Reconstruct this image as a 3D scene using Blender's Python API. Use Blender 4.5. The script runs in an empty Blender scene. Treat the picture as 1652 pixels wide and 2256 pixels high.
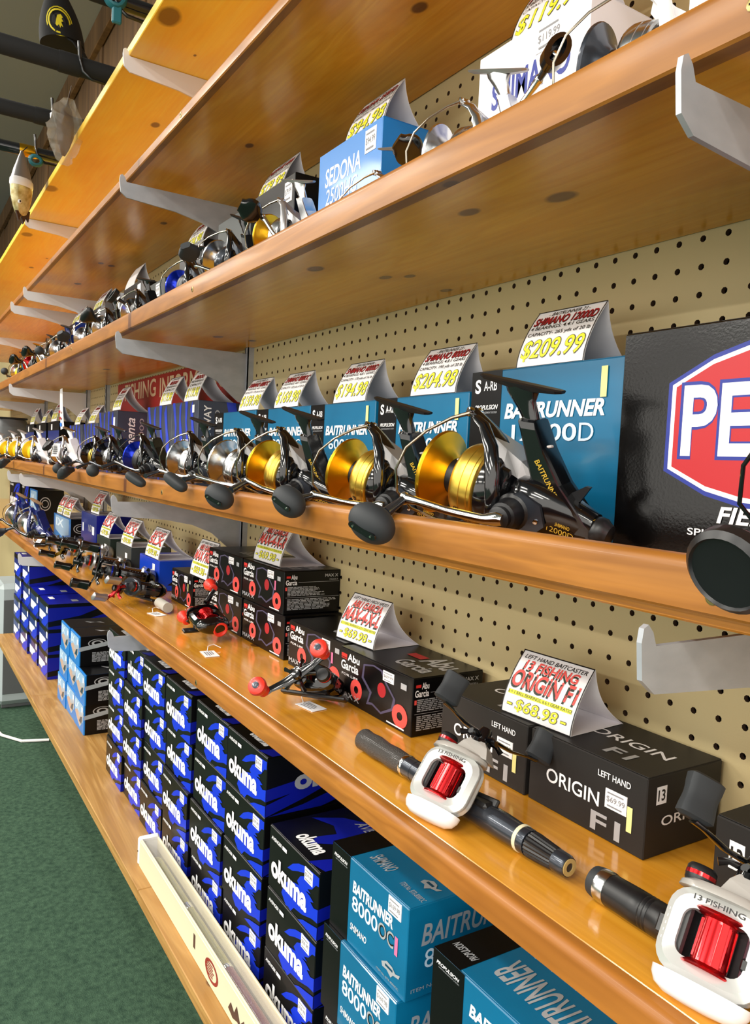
import bpy, math, random
from mathutils import Vector, Matrix, Euler
R_ = math.radians
I = 0.0254                      # all sizes below are in inches
Z0 = 50.0                       # floor level is z = -50 in shelf coordinates
C = bpy.context.scene.collection
SC = bpy.context.scene
random.seed(7)

# ------------------------------------------------------------------ camera
cam = bpy.data.cameras.new('camera'); cam_o = bpy.data.objects.new('camera', cam); C.objects.link(cam_o)
cam.sensor_fit = 'VERTICAL'; cam.sensor_height = 36.0; cam.lens = 27.246
cam.clip_start = 0.01; cam.clip_end = 60
RX = (0.529249, 0.847142, 0.047389); RY = (0.075904, 0.008356, -0.997080); RZ = (-0.845065, 0.531300, -0.059879)
cam_o.matrix_world = Matrix(((RX[0], -RY[0], -RZ[0], 17.0744*I), (RX[1], -RY[1], -RZ[1], -24.7496*I),
                             (RX[2], -RY[2], -RZ[2], (-8.6991+Z0)*I), (0, 0, 0, 1)))
SC.camera = cam_o

# ------------------------------------------------------------------ light
SC.view_settings.view_transform = 'Standard'; SC.view_settings.look = 'None'
SC.view_settings.exposure = 0.15; SC.view_settings.gamma = 1.0; SC.view_settings.use_curve_mapping = False
w = bpy.data.worlds.new('store_air'); SC.world = w; w.use_nodes = True
w.node_tree.nodes['Background'].inputs[0].default_value = (1.0, 0.95, 0.87, 1)
w.node_tree.nodes['Background'].inputs[1].default_value = 2.1
def area_light(x, y, z, sx, sy, watts, col=(1, 0.95, 0.86)):
    l = bpy.data.lights.new('ceiling_tube_light', 'AREA'); l.shape = 'RECTANGLE'; l.size = sx*I; l.size_y = sy*I
    l.energy = watts; l.color = col
    o = bpy.data.objects.new('ceiling_tube_light', l); o.location = (x*I, y*I, (z+Z0)*I); C.objects.link(o)
for lx in (-190, -110, -30, 50):
    area_light(lx, -66, 49.0, 48, 7, 20)
    area_light(lx, -105, 49.0, 48, 7, 48)
    area_light(lx, -190, 49.0, 48, 7, 52)

area_light(-100, -40, 49.0, 48, 7, 24)

# ------------------------------------------------------------------ materials
def lin(c):
    if isinstance(c, str): c = [int(c[i:i+2], 16)/255 for i in (0, 2, 4)]
    return tuple(x/12.92 if x <= 0.04045 else ((x+0.055)/1.055)**2.4 for x in c) + (1,)
MATS = {}
def mat(name, col, rough=0.5, metal=0.0, coat=0.0, bump=0.0, bscale=300, var=0.0, vscale=(6, 6, 6), col2=None, trans=0.0, emit=0, spec=None, alpha=None):
    m = bpy.data.materials.new(name); m.use_nodes = True; nt = m.node_tree; b = nt.nodes['Principled BSDF']
    b.inputs['Base Color'].default_value = lin(col); b.inputs['Roughness'].default_value = rough
    b.inputs['Metallic'].default_value = metal; b.inputs['Coat Weight'].default_value = coat; b.inputs['Coat Roughness'].default_value = 0.08
    if spec is not None: b.inputs['Specular IOR Level'].default_value = spec
    if alpha is not None: b.inputs['Alpha'].default_value = alpha
    if trans: b.inputs['Transmission Weight'].default_value = trans
    if emit: b.inputs['Emission Color'].default_value = lin(col); b.inputs['Emission Strength'].default_value = emit
    tc = None
    if var or bump:
        tc = nt.nodes.new('ShaderNodeTexCoord')
    if var:
        mp = nt.nodes.new('ShaderNodeMapping'); mp.inputs['Scale'].default_value = vscale
        n = nt.nodes.new('ShaderNodeTexNoise'); n.inputs['Scale'].default_value = 1.0; n.inputs['Detail'].default_value = 4
        rp = nt.nodes.new('ShaderNodeValToRGB'); rp.color_ramp.elements[0].position = 0.5-var; rp.color_ramp.elements[1].position = 0.5+var
        rp.color_ramp.elements[0].color = lin(col); rp.color_ramp.elements[1].color = lin(col2)
        nt.links.new(tc.outputs['Object'], mp.inputs[0]); nt.links.new(mp.outputs[0], n.inputs['Vector'])
        nt.links.new(n.outputs['Fac'], rp.inputs[0]); nt.links.new(rp.outputs[0], b.inputs['Base Color'])
    if bump:
        n2 = nt.nodes.new('ShaderNodeTexNoise'); n2.inputs['Scale'].default_value = bscale; n2.inputs['Detail'].default_value = 3
        bp = nt.nodes.new('ShaderNodeBump'); bp.inputs['Strength'].default_value = bump; bp.inputs['Distance'].default_value = 0.002
        nt.links.new(tc.outputs['Object'], n2.inputs['Vector']); nt.links.new(n2.outputs['Fac'], bp.inputs['Height'])
        nt.links.new(bp.outputs[0], b.inputs['Normal'])
    MATS[name] = m
    return m

def wood(name, light, mid, dark, knots=(), rough=0.27, coat=0.12, seed=0.0, axis='x', blotch='a05a28', bl=0.3, grain=1.0):
    """varnished pine: grain runs along the board, knots at given (x, y) places in inches (x along the board, y across)."""
    m = bpy.data.materials.new(name); m.use_nodes = True; nt = m.node_tree; N = nt.nodes; L = nt.links; b = N['Principled BSDF']
    b.inputs['Roughness'].default_value = rough; b.inputs['Coat Weight'].default_value = coat; b.inputs['Coat Roughness'].default_value = 0.14; b.inputs['Specular IOR Level'].default_value = 0.38
    tc = N.new('ShaderNodeTexCoord')
    def mapped(sc, off=0.0):
        mp = N.new('ShaderNodeMapping'); mp.inputs['Scale'].default_value = sc; mp.inputs['Location'].default_value = (seed+off, seed*1.7, seed*.3)
        L.new(tc.outputs['Object'], mp.inputs[0]); return mp.outputs[0]
    def noise(vec, s, d=4, dist=0.0):
        n = N.new('ShaderNodeTexNoise'); n.inputs['Scale'].default_value = s; n.inputs['Detail'].default_value = d; n.inputs['Distortion'].default_value = dist
        L.new(vec, n.inputs['Vector']); return n.outputs['Fac']
    def ramp(f, els):
        r = N.new('ShaderNodeValToRGB'); cr = r.color_ramp
        cr.elements[0].position, cr.elements[0].color = els[0]; cr.elements[1].position, cr.elements[1].color = els[1]
        for p_, c_ in els[2:]:
            e = cr.elements.new(p_); e.color = c_
        L.new(f, r.inputs[0]); return r.outputs[0]
    def mix(fac, a, c, mode='MIX'):
        x = N.new('ShaderNodeMix'); x.data_type = 'RGBA'; x.blend_type = mode
        if isinstance(fac, float): x.inputs[0].default_value = fac
        else: L.new(fac, x.inputs[0])
        for k, s in ((6, a), (7, c)):
            if isinstance(s, tuple): x.inputs[k].default_value = s
            else: L.new(s, x.inputs[k])
        return x.outputs[2]
    def math_(op, a, c=None, clamp=False):
        x = N.new('ShaderNodeMath'); x.operation = op; x.use_clamp = clamp
        for k, s in ((0, a), (1, c)):
            if s is None: continue
            if isinstance(s, (int, float)): x.inputs[k].default_value = s
            else: L.new(s, x.inputs[k])
        return x.outputs[0]
    sc = (1.2, 11, 11) if axis == 'x' else (11, 1.2, 11)
    g1 = noise(mapped(sc), 1.6, 3, 1.6)
    g1s = math_('PINGPONG', math_('MULTIPLY', g1, 9.0), 1.0)         # growth rings
    sc2 = (4, 160, 160) if axis == 'x' else (160, 4, 160)
    g2 = noise(mapped(sc2, 3.0), 1.0, 3)
    col = mix(math_('MULTIPLY', g1s, 0.75*grain), lin(light), lin(mid))
    col = mix(math_('MULTIPLY', g2, 0.45*grain), col, lin(dark))
    g3 = noise(mapped((1.6, 4, 4), 8.0), 1.7, 2)
    col = mix(math_('MULTIPLY', ramp(g3, [(0.52, (0, 0, 0, 1)), (0.75, (1, 1, 1, 1))]), bl), col, lin(blotch))
    sep = N.new('ShaderNodeSeparateXYZ'); L.new(tc.outputs['Object'], sep.inputs[0])
    wob = noise(mapped((30, 30, 30), 5.0), 1.0, 2)
    for kx, ky, kr in knots:
        dx = math_('MULTIPLY', math_('SUBTRACT', sep.outputs[0 if axis == 'x' else 1], kx*I), 0.62)
        dy = math_('SUBTRACT', sep.outputs[1 if axis == 'x' else 0], ky*I)
        d = math_('SQRT', math_('ADD', math_('POWER', math_('ABSOLUTE', dx), 2.0), math_('POWER', math_('ABSOLUTE', dy), 2.0)))
        d = math_('ADD', d, math_('MULTIPLY', math_('SUBTRACT', wob, 0.5), 0.35*kr*I))
        f = math_('SUBTRACT', 1.0, math_('DIVIDE', d, kr*I), True)
        f1 = math_('MULTIPLY', f, 3.2, True)
        halo = math_('SUBTRACT', 1.0, math_('DIVIDE', d, 3.4*kr*I), True)
        col = mix(math_('MULTIPLY', halo, 0.35), col, lin(dark))
        col = mix(math_('MULTIPLY', f1, 0.8), col, lin('4a200c'))
    L.new(col, b.inputs['Base Color'])
    bp = N.new('ShaderNodeBump'); bp.inputs['Strength'].default_value = 0.12; bp.inputs['Distance'].default_value = 0.0015
    L.new(g2, bp.inputs['Height']); L.new(bp.outputs[0], b.inputs['Normal'])
    MATS[name] = m
    return m

# ------------------------------------------------------------------ mesh builder
class B:
    def __init__(s): s.v = []; s.f = []; s.mi = []; s.sm = []; s.mats = []
    def _m(s, m):
        if isinstance(m, str): m = MATS[m]
        if m not in s.mats: s.mats.append(m)
        return s.mats.index(m)
    def add(s, vs, fs, m, smooth=False):
        o = len(s.v); k = s._m(m); s.v.extend(tuple(p) for p in vs)
        for f in fs:
            s.f.append(tuple(i+o for i in f)); s.mi.append(k); s.sm.append(smooth)
        return s
    def box(s, x0, x1, y0, y1, z0, z1, m, b=0.0):
        if b <= 0:
            vs = [(x, y, z) for x in (x0, x1) for y in (y0, y1) for z in (z0, z1)]
            fs = [(0, 1, 3, 2), (4, 6, 7, 5), (0, 4, 5, 1), (2, 3, 7, 6), (0, 2, 6, 4), (1, 5, 7, 3)]
            return s.add(vs, fs, m)
        X = (x0, x1); Y = (y0, y1); Z = (z0, z1); sg = (1, -1); vs = []; ix = {}
        for i in (0, 1):
            for j in (0, 1):
                for k in (0, 1):
                    c = (X[i], Y[j], Z[k]); d = (sg[i]*b, sg[j]*b, sg[k]*b)
                    for a in range(3):
                        ix[(i, j, k, a)] = len(vs)
                        vs.append(tuple(c[t] if t == a else c[t]+d[t] for t in range(3)))
        fs = []
        for i in (0, 1):
            q = [(0, 0), (0, 1), (1, 1), (1, 0)]
            fs.append([ix[(i, j, k, 0)] for j, k in q]); fs.append([ix[(j, i, k, 1)] for j, k in q]); fs.append([ix[(j, k, i, 2)] for j, k in q])
        for i in (0, 1):
            for j in (0, 1):
                fs.append([ix[(i, j, 0, 0)], ix[(i, j, 0, 1)], ix[(i, j, 1, 1)], ix[(i, j, 1, 0)]])
                fs.append([ix[(i, 0, j, 0)], ix[(i, 0, j, 2)], ix[(i, 1, j, 2)], ix[(i, 1, j, 0)]])
                fs.append([ix[(0, i, j, 1)], ix[(0, i, j, 2)], ix[(1, i, j, 2)], ix[(1, i, j, 1)]])
                for k in (0, 1): fs.append([ix[(i, j, k, 0)], ix[(i, j, k, 1)], ix[(i, j, k, 2)]])
        fs = list(dict.fromkeys(tuple(f) for f in fs))
        return s.add(vs, fs, m)
    def rings(s, rs, m, cap=(True, True), smooth=True, closed=False):
        n = len(rs[0]); vs = [p for r in rs for p in r]; fs = []
        k = len(rs)
        for a in range(k if closed else k-1):
            c = (a+1) % k
            for i in range(n):
                j = (i+1) % n; fs.append((a*n+i, a*n+j, c*n+j, c*n+i))
        if not closed:
            if cap[0]: fs.append(tuple(range(n)))
            if cap[1]: fs.append(tuple((k-1)*n+i for i in range(n)))
        return s.add(vs, fs, m, smooth)
    def lathe(s, prof, m, n=24, o=(0, 0, 0), d=(1, 0, 0), cap=(True, True), ph=0.0):
        """prof: list of (radius, distance along d)."""
        o = Vector(o); d = Vector(d).normalized(); u = d.orthogonal().normalized(); v = d.cross(u)
        rs = [[o+d*a+(u*math.cos(2*math.pi*i/n+ph)+v*math.sin(2*math.pi*i/n+ph))*max(r, 1e-4) for i in range(n)] for r, a in prof]
        return s.rings(rs, m, cap)
    def tube(s, pts, r, m, n=8, flat=1.0, up=None):
        P = [Vector(p) for p in pts]; rs = []
        t0 = (P[1]-P[0]).normalized(); u = Vector(up) if up else t0.orthogonal().normalized()
        for i, p in enumerate(P):
            t = ((P[min(i+1, len(P)-1)]-P[max(i-1, 0)])).normalized()
            u = (u-t*u.dot(t)).normalized(); v = t.cross(u)
            rr = r[i] if isinstance(r, (list, tuple)) else r
            rs.append([p+(u*math.cos(2*math.pi*k/n)+v*math.sin(2*math.pi*k/n)*flat)*rr for k in range(n)])
        return s.rings(rs, m)
    def ell(s, c, r, m, nu=18, nv=10, M=None, power=1.0):
        c = Vector(c); rs = []
        for j in range(nv+1):
            th = math.pi*j/nv; q = []
            for i in range(nu):
                a = 2*math.pi*i/nu
                sg = lambda t: math.copysign(abs(t)**power, t)
                st = max(math.sin(th), 0.02)
                p = Vector((r[0]*sg(st)*sg(math.cos(a)), r[1]*sg(st)*sg(math.sin(a)), r[2]*sg(math.cos(th))))
                q.append(c+(M @ p if M else p))
            rs.append(q)
        return s.rings(rs, m)
    def prism(s, pts, o, u, v, h, m, smooth=False):
        o = Vector(o); u = Vector(u); v = Vector(v); n = u.cross(v).normalized()*h
        a = [o+u*p[0]+v*p[1] for p in pts]; k = len(a)
        vs = a+[p+n for p in a]
        fs = [tuple(range(k))[::-1], tuple(range(k, 2*k))]+[(i, (i+1) % k, k+(i+1) % k, k+i) for i in range(k)]
        return s.add(vs, fs, m, smooth)
    def mesh(s, name, sharp=38):
        me = bpy.data.meshes.new(name); me.from_pydata([(p[0]*I, p[1]*I, p[2]*I) for p in s.v], [], s.f)
        for m in s.mats: me.materials.append(m)
        me.polygons.foreach_set('material_index', s.mi); me.polygons.foreach_set('use_smooth', s.sm)
        if any(s.sm): me.set_sharp_from_angle(angle=R_(sharp))
        me.update()
        return me
    def put(s, name, parent=None, loc=None, rot=None, label=None, sharp=38):
        return put(name, s.mesh(name, sharp), parent, loc, rot, label)

def put(name, me, parent=None, loc=None, rot=None, label=None):
    o = bpy.data.objects.new(name, me); C.objects.link(o)
    if parent: o.parent = parent
    if loc: o.location = Vector(loc)*I
    if rot: o.rotation_euler = rot
    if label: o['label'] = label
    return o
def at(x, y, z): return Vector((x*I, y*I, (z+Z0)*I))
def thing(name, label, cat, x, y, z, rz=0.0, group=None, rot=None, scale=None):
    o = bpy.data.objects.new(name, None); o.empty_display_size = 0.05; C.objects.link(o); o.location = at(x, y, z)
    o.rotation_euler = rot if rot else (0, 0, rz); o['label'] = label; o['category'] = cat
    if group: o['group'] = group
    if scale: o.scale = (scale,)*3
    return o
def dup(root, x, y, z, rz, label, group=None):
    r = root.copy(); C.objects.link(r); r.location = at(x, y, z); r.rotation_euler = (0, 0, rz); r['label'] = label
    if group: r['group'] = group
    for ch in list(root.children):
        c = ch.copy(); C.objects.link(c); c.parent = r
        for g in list(ch.children):
            d = g.copy(); C.objects.link(d); d.parent = c
    return r

# ------------------------------------------------------------------ flat print: lettering and marks
_TX = {}
def glyphs(t, bold=0.0, shear=0.0):
    k = (t, bold, shear)
    if k not in _TX:
        c = bpy.data.curves.new('lettering', 'FONT'); c.body = t; c.resolution_u = 4; c.offset = bold*0.5; c.shear = shear
        c.fill_mode = 'FRONT' if hasattr(c, 'fill_mode') else c.fill_mode
        o = bpy.data.objects.new('lettering', c); me = bpy.data.meshes.new_from_object(o)
        vs = [(v.co.x, v.co.y) for v in me.vertices]; fs = [tuple(p.vertices) for p in me.polygons]
        x0 = min(v[0] for v in vs); x1 = max(v[0] for v in vs); y0 = min(v[1] for v in vs); y1 = max(v[1] for v in vs)
        _TX[k] = ([((x-x0)/(x1-x0), (y-y0)/(y1-y0)) for x, y in vs], fs)
        bpy.data.objects.remove(o); bpy.data.curves.remove(c); bpy.data.meshes.remove(me)
    return _TX[k]
EPS = 0.006
def prints(b, ops, mp):
    """ops are drawn one over the other; mp(u, v, lift) maps the unit square of a face to space."""
    k = 0
    for op in ops:
        k += 1; e = EPS*(1+0.7*k) if len(ops) < 12 else EPS*(1+0.25*k)
        if op[0] == 't':
            _, t, x0, y0, x1, y1, m = op[:7]; bold = op[7] if len(op) > 7 else 0.0; sh = op[8] if len(op) > 8 else 0.0; rot = op[9] if len(op) > 9 else 0
            vs, fs = glyphs(t, bold, sh)
            q = []
            for x, y in vs:
                if rot == 90: x, y = 1-y, x
                elif rot == 180: x, y = 1-x, 1-y
                q.append(mp(x0+(x1-x0)*x, y0+(y1-y0)*y, e))
            b.add(q, fs, m)
        elif op[0] == 'r':
            _, x0, y0, x1, y1, m = op
            n = 1 if abs(y1-y0) < 0.25 else 6
            vs = []; fs = []
            for i in range(n+1):
                y = y0+(y1-y0)*i/n; vs += [mp(x0, y, e), mp(x1, y, e)]
                if i: fs.append((2*i-2, 2*i-1, 2*i+1, 2*i))
            b.add(vs, fs, m)
        elif op[0] == 'p':
            b.add([mp(x, y, e) for x, y in op[1]], [tuple(range(len(op[1])))], op[2])
        elif op[0] == 'o':                       # ring: cx, cy, rx, ry, inner fraction
            _, cx, cy, rx, ry, inn, m = op; n = 20
            a = [(math.cos(2*math.pi*i/n), math.sin(2*math.pi*i/n)) for i in range(n)]
            if inn <= 0: b.add([mp(cx+rx*c, cy+ry*s_, e) for c, s_ in a], [tuple(range(n))], m)
            else:
                vs = [mp(cx+rx*c, cy+ry*s_, e) for c, s_ in a]+[mp(cx+rx*inn*c, cy+ry*inn*s_, e) for c, s_ in a]
                b.add(vs, [(i, (i+1) % n, n+(i+1) % n, n+i) for i in range(n)], m)
        elif op[0] == 'l':                       # small print: bars standing for lines too small to read
            _, x0, y0, x1, y1, n, m = op; rnd = random.Random(n*7+int(x0*100)); h = (y1-y0)/n
            for i in range(n):
                y = y1-(i+0.5)*h; x = x0; xe = x0+(x1-x0)*(0.7+0.3*rnd.random())
                while x < xe-0.01:
                    wd = min((x1-x0)*(0.05+0.1*rnd.random()), xe-x)
                    b.add([mp(x, y-h*.28, e), mp(x+wd, y-h*.28, e), mp(x+wd, y+h*.28, e), mp(x, y+h*.28, e)], [(0, 1, 2, 3)], m)
                    x += wd+(x1-x0)*0.018
def face(wd, d, h, which):
    if which == 'front': return lambda u, v, e: (u*wd, -e, v*h)
    if which == 'right': return lambda u, v, e: (wd+e, u*d, v*h)
    if which == 'left': return lambda u, v, e: (-e, (1-u)*d, v*h)
    return lambda u, v, e: (u*wd, v*d, h+e)
def carton(name, label, cat, x, y, z, wd, d, h, body, pr, rz=0.0, group=None, flap=True, sticker=None, flapmat=None):
    """a cardboard carton standing with its front left bottom corner at x, y, z."""
    t = thing(name, label, cat, x, y, z, rz, group)
    b = B(); b.box(0, wd, 0, d, 0, h-0.03, body, 0.035); cb = b.put('carton_body', t); ld = cb
    if flap:
        b = B(); fm = flapmat or body
        b.box(0.02, wd-0.02, 0.06, d-0.02, h-0.03, h, fm, 0.012)
        ld = b.put('lid', t)
    for fc, ops in pr.items():
        if ops:
            b = B(); prints(b, ops, face(wd, d, h, fc)); b.put('lettering' if fc == 'front' else 'side_lettering' if fc != 'top' else 'lid_lettering', cb if fc != 'top' else ld)
    if sticker:
        fc, u0, v0, u1, v1, txt = sticker
        b = B(); f = face(wd, d, h, fc)
        vs = [f(u, v, e) for e in (0.0, 0.026) for u, v in ((u0, v0), (u1, v0), (u1, v1), (u0, v1))]
        b.add(vs, [(0, 1, 2, 3), (4, 5, 6, 7), (0, 1, 5, 4), (1, 2, 6, 5), (2, 3, 7, 6), (3, 0, 4, 7)], 'paper')
        du = u1-u0; dv = v1-v0
        ops = [('r', u0+du*.1, v1-dv*.22, u1-du*.15, v1-dv*.14, 'grey_ink'), ('t', txt, u0+du*.08, v0+dv*.32, u1-du*.08, v0+dv*.66, 'grey_ink', .01), ('r', u0+du*.12, v0+dv*.12, u1-du*.2, v0+dv*.2, 'grey_ink')]
        prints(b, ops, lambda u, v, e: f(u, v, e+0.024)); b.put('price_sticker', cb)
    return t
mat('paper', 'f2f0f2', 0.6); mat('paper_back', 'e6e2e6', 0.7); mat('grey_ink', '8a8a8e', 0.6); mat('black_ink', '0c0a0a', 0.5)
mat('white_ink', 'f4f4f6', 0.4); mat('silver_ink', 'b9bcc2', 0.35, 0.3); mat('red_ink', 'cf2a26', 0.5); mat('yellow_ink', 'f4ee3a', 0.5); mat('lime_ink', 'dfe23a', 0.5)
mat('yellow_tape', 'efe795', 0.5); mat('pink_tape', 'e6709c', 0.5); mat('shadow_ink', '1d2a1c', 0.5); mat('dim_red_ink', 'a51a24', 0.5)
mat('pegboard', 'c9b98a', 0.55, var=0.25, vscale=(3, 3, 9), col2='c4b284', bump=0.05, bscale=500)
mat('pegboard_core', '4a3320', 0.9)
mat('grey_steel', 'b9bdc4', 0.42, 0.35, var=0.3, vscale=(30, 30, 60), col2='a2a6ad')
mat('white_steel', 'd4d3d6', 0.45, 0.1)
mat('carpet', '46604d', 0.95, var=0.22, vscale=(90, 90, 90), col2='2c4236', bump=0.8, bscale=420, spec=0.1)
mat('ceiling_paint', '90949a', 0.9, var=0.3, vscale=(.6, .6, .6), col2='9a9da2')
mat('wall_paint', '4c4034', 0.9)
mat('rough_plank', '7a5a38', 0.8, var=0.2, vscale=(30, 30, 1.5), col2='4e3720')
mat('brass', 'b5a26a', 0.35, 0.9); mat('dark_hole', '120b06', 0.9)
wood('pine_a', 'ffbb3e', 'f2a62a', 'b87016', [(-4.8, -7.7, .34), (-1.7, -6.4, .45), (-14.7, -4.8, .32), (-13.7, -4.1, .28), (-15.6, -8.1, .4), (-14.8, -1.1, .3), (-38.6, -4.2, .4), (-38.3, -1.6, .3), (-49.4, -6.2, .45), (-70, -5, .4)], seed=1.3)
wood('pine_t', 'ffb63a', 'ee9e28', 'b06a16', [(-31.9, -5.0, .3), (-12.8, -4.9, .36), (-52.6, -4.4, .34), (-71.7, -5.5, .36), (-72.1, -4.3, .4), (-84.4, -5.4, .45)], seed=4.1, blotch='9a5c34')
wood('pine_u', 'ffe45c', 'ffd642', 'e6a422', [(-35.3, -9.5, .85), (-76.3, -10.0, .8), (-98.0, -9.4, .8), (-52.5, -5.4, .42), (-39.0, -6.5, .12), (-118, -6, .4), (-110, -5, .2)], seed=7.7, blotch='e8922a', bl=0.45, rough=0.3)
wood('pine_b', 'cf8a38', 'b07026', '7c4a18', [(-12, -5, .3), (-50, -5, .4)], seed=2.9)
wood('pine_c', 'f2ae38', 'e09824', 'aa681a', [(4, -3, .3), (-30, -4, .35), (-61, -5, .4)], seed=6.2, rough=0.18, coat=0.7, blotch='a86a2c', bl=0.2, grain=1.2)
wood('pine_d', 'cda05e', 'b28344', '805c2c', [(-20, -10.2, .3)], seed=9.4, rough=0.45, coat=0.15, blotch='a8743c', bl=0.25, grain=1.8)
wood('strip_pine', 'b5762c', '9a601e', '6c4214', [(-3, -9.9, .25), (-40, -10.2, .3), (-75, -10.2, .3)], seed=11.5, rough=0.45, coat=0.12, blotch='9a5424', bl=0.3, grain=1.35)
wood('bare_pine', 'd8c08a', 'c3a668', 'a5834a', [], seed=3.3, rough=0.6, coat=0.0, axis='y')

# ------------------------------------------------------------------ the setting
def struct(name, b, parent=None):
    o = b.put(name, parent)
    if not parent: o.location = (0, 0, Z0*I); o['kind'] = 'structure'
    return o
b = B(); b.box(-260, 90, -300, 6, -52, -50, 'carpet'); struct('floor', b)
b = B(); b.box(-260, 90, -300, 6, 52.3, 54, 'ceiling_paint'); struct('ceiling', b)
b = B(); b.box(-262, -260, -300, 6, -50, 52.3, 'wall_paint'); struct('wall_left', b)
wall = struct('wall_back', B().box(-260, 90, 1.2, 4, -50, 52.3, 'wall_paint'))
# pegboard: one sheet, 48 in wide, with every hole cut through
def peg_sheet(nc, z0, z1):
    b = B(); hr = 0.125; n = 8
    ang = [2*math.pi*(k+.5)/n for k in range(n)]
    vs = []; fs = []; cores = []
    sq = []
    for a in ang:
        c, s_ = math.cos(a), math.sin(a); q = 0.5/max(abs(c), abs(s_)); sq.append((c*q, s_*q))
    for i in range(nc):
        for j in range(z0, z1):
            o = len(vs); cx = i+.5; cz = j
            for k in range(n): vs.append((cx+sq[k][0], 0, cz+sq[k][1]))
            for k in range(n): vs.append((cx+hr*math.cos(ang[k]), 0, cz+hr*math.sin(ang[k])))
            for k in range(n): vs.append((cx+hr*math.cos(ang[k]), .22, cz+hr*math.sin(ang[k])))
            for k in range(n):
                l = (k+1) % n
                fs.append((o+k, o+l, o+n+l, o+n+k)); cores.append((o+n+k, o+n+l, o+2*n+l, o+2*n+k))
            # square corners
            for (sx, sz) in ((1, 1), (-1, 1), (-1, -1), (1, -1)):
                p = len(vs); vs.append((cx+.5*sx, 0, cz+.5*sz))
                ks = [k for k in range(n) if sq[k][0]*sx > 0 and sq[k][1]*sz > 0]
                if len(ks) == 2: fs.append((o+ks[0], p, o+ks[1]))
    b.add(vs, fs, 'pegboard'); b.add(vs, cores, 'pegboard_core')
    return b.mesh('pegboard_panel')
me = peg_sheet(48, -22, 22)
for k in range(4):
    put('pegboard_panel', me, wall, (6.5-48*(k+1), 0, 0))
b = B(); b.box(6.5, 22, 0, .25, -50, 22, 'pegboard'); b.box(-260, -185.5, 0, .25, -50, 22, 'pegboard'); b.box(-185.5, 6.5, 0, .25, -50, -22.5, 'pegboard'); b.put('pegboard_sheet', wall)
b = B(); b.box(-190, 10, .5, .6, -23, 22, 'dark_hole'); b.put('hole_shade_sheet', wall)  # added dark sheet, its colour stands for the shade inside the peg holes
for k in range(36):                        # rough planks above the pegboard
    b = B(); x = 10-k*7.4; b.box(x-7.3, x, 0.2+.12*(k % 3), 1.2, 21.6, 52.3, 'rough_plank', .08); b.put('plank', wall)
b = B(); b.box(-260, 90, -.6, .3, 48.5, 52.3, 'rough_plank', .1); struct('trim_1', b)

# shelves -----------------------------------------------------------
XR = 20.0
def shelf(name, label, board, strip=None, mats=('pine_a', 'strip_pine'), screws=(), splits=()):
    """board = (x0, x1, yfront, z0, z1); strip = (yback, yfront, z0, z1)"""
    x0, x1, yf, za, zb = board
    t = bpy.data.objects.new(name, None); C.objects.link(t); t.location = (0, 0, Z0*I); t['label'] = label; t['category'] = 'shelf'
    xs = [x0]+list(splits)+[x1]
    for i in range(len(xs)-1):
        b = B(); b.box(xs[i]+(.03 if i else 0), xs[i+1], yf, -.05, za, zb, mats[0], .05); b.put('board', t)
    if strip:
        yb, ys, z0, z1 = strip; r = min(.3, (z1-z0)*.3); pr = []
        prof = [(yb, z0), (yb, z1-.05), (yb-.05, z1)]
        for k in range(6):
            a = math.pi/2*k/5; prof.append((ys+r-r*math.sin(a), z1-r+r*math.cos(a)))
        prof += [(ys, z0+.06), (ys+.06, z0)]
        for i in range(len(xs)-1):
            b = B(); b.rings([[(x, y, z) for y, z in prof] for x in (xs[i]+(.02 if i else 0), xs[i+1])], mats[1], smooth=True); b.put('front_strip', t)
        for x, z in screws:
            b = B(); b.lathe([(.16, 0), (.16, -.02), (.12, -.035), (.0, -.035)][::-1], 'brass', 12, (x, ys, z), (0, 1, 0))
            b.box(x-.09, x+.09, ys-.045, ys-.036, z-.02, z+.02, 'dark_hole'); b.box(x-.02, x+.02, ys-.045, ys-.036, z-.09, z+.09, 'dark_hole'); b.put('screw', t)
    return t
shelf('wooden_shelf', 'highest pine shelf with bright orange underside, at the top left', (-190, XR, -10.4, 19.9, 20.6), None, ('pine_u',), splits=(-91.3,))
shelf('wooden_shelf', 'pine shelf second from the top, above the white and blue reel boxes', (-190, XR, -9.6, 11.75, 12.45), (-9.55, -9.98, 11.55, 12.3), ('pine_t', 'strip_pine'), [(-30.6, 11.9)])
shelf('wooden_shelf', 'pine shelf carrying the blue and black boxed reels, above the teal boxes', (-190, XR, -9.87, .25, 1.0), (-9.75, -10.3, .22, 1.5), ('pine_a', 'strip_pine'), [(7.3, .8), (-26.4, .75), (-61, .9)])
shelf('wooden_shelf', 'pine shelf with lipped front edge carrying the gold reels and teal boxes', (-190, XR, -9.87, -11.81, -11.06), (-9.8, -10.3, -11.5, -10.3), ('pine_b', 'strip_pine'), [(7.35, -11.1), (-31, -11), (-62, -11)])
shelf('wooden_shelf', 'glossy pine counter shelf carrying the black and red reel boxes and low price cards', (-190, XR, -9.1, -22.0, -21.0), (-9.08, -9.62, -22.03, -20.98), ('pine_c', 'strip_pine'), [(9, -21.6), (-25.5, -21.7), (-60, -21.6)])
shelf('wooden_shelf', 'lowest pine ledge holding the stacked cartons above the green carpet', (-108, XR, -11.2, -37.0, -36.2), None, ('pine_d',), splits=(-74.8, -30.5))

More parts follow.
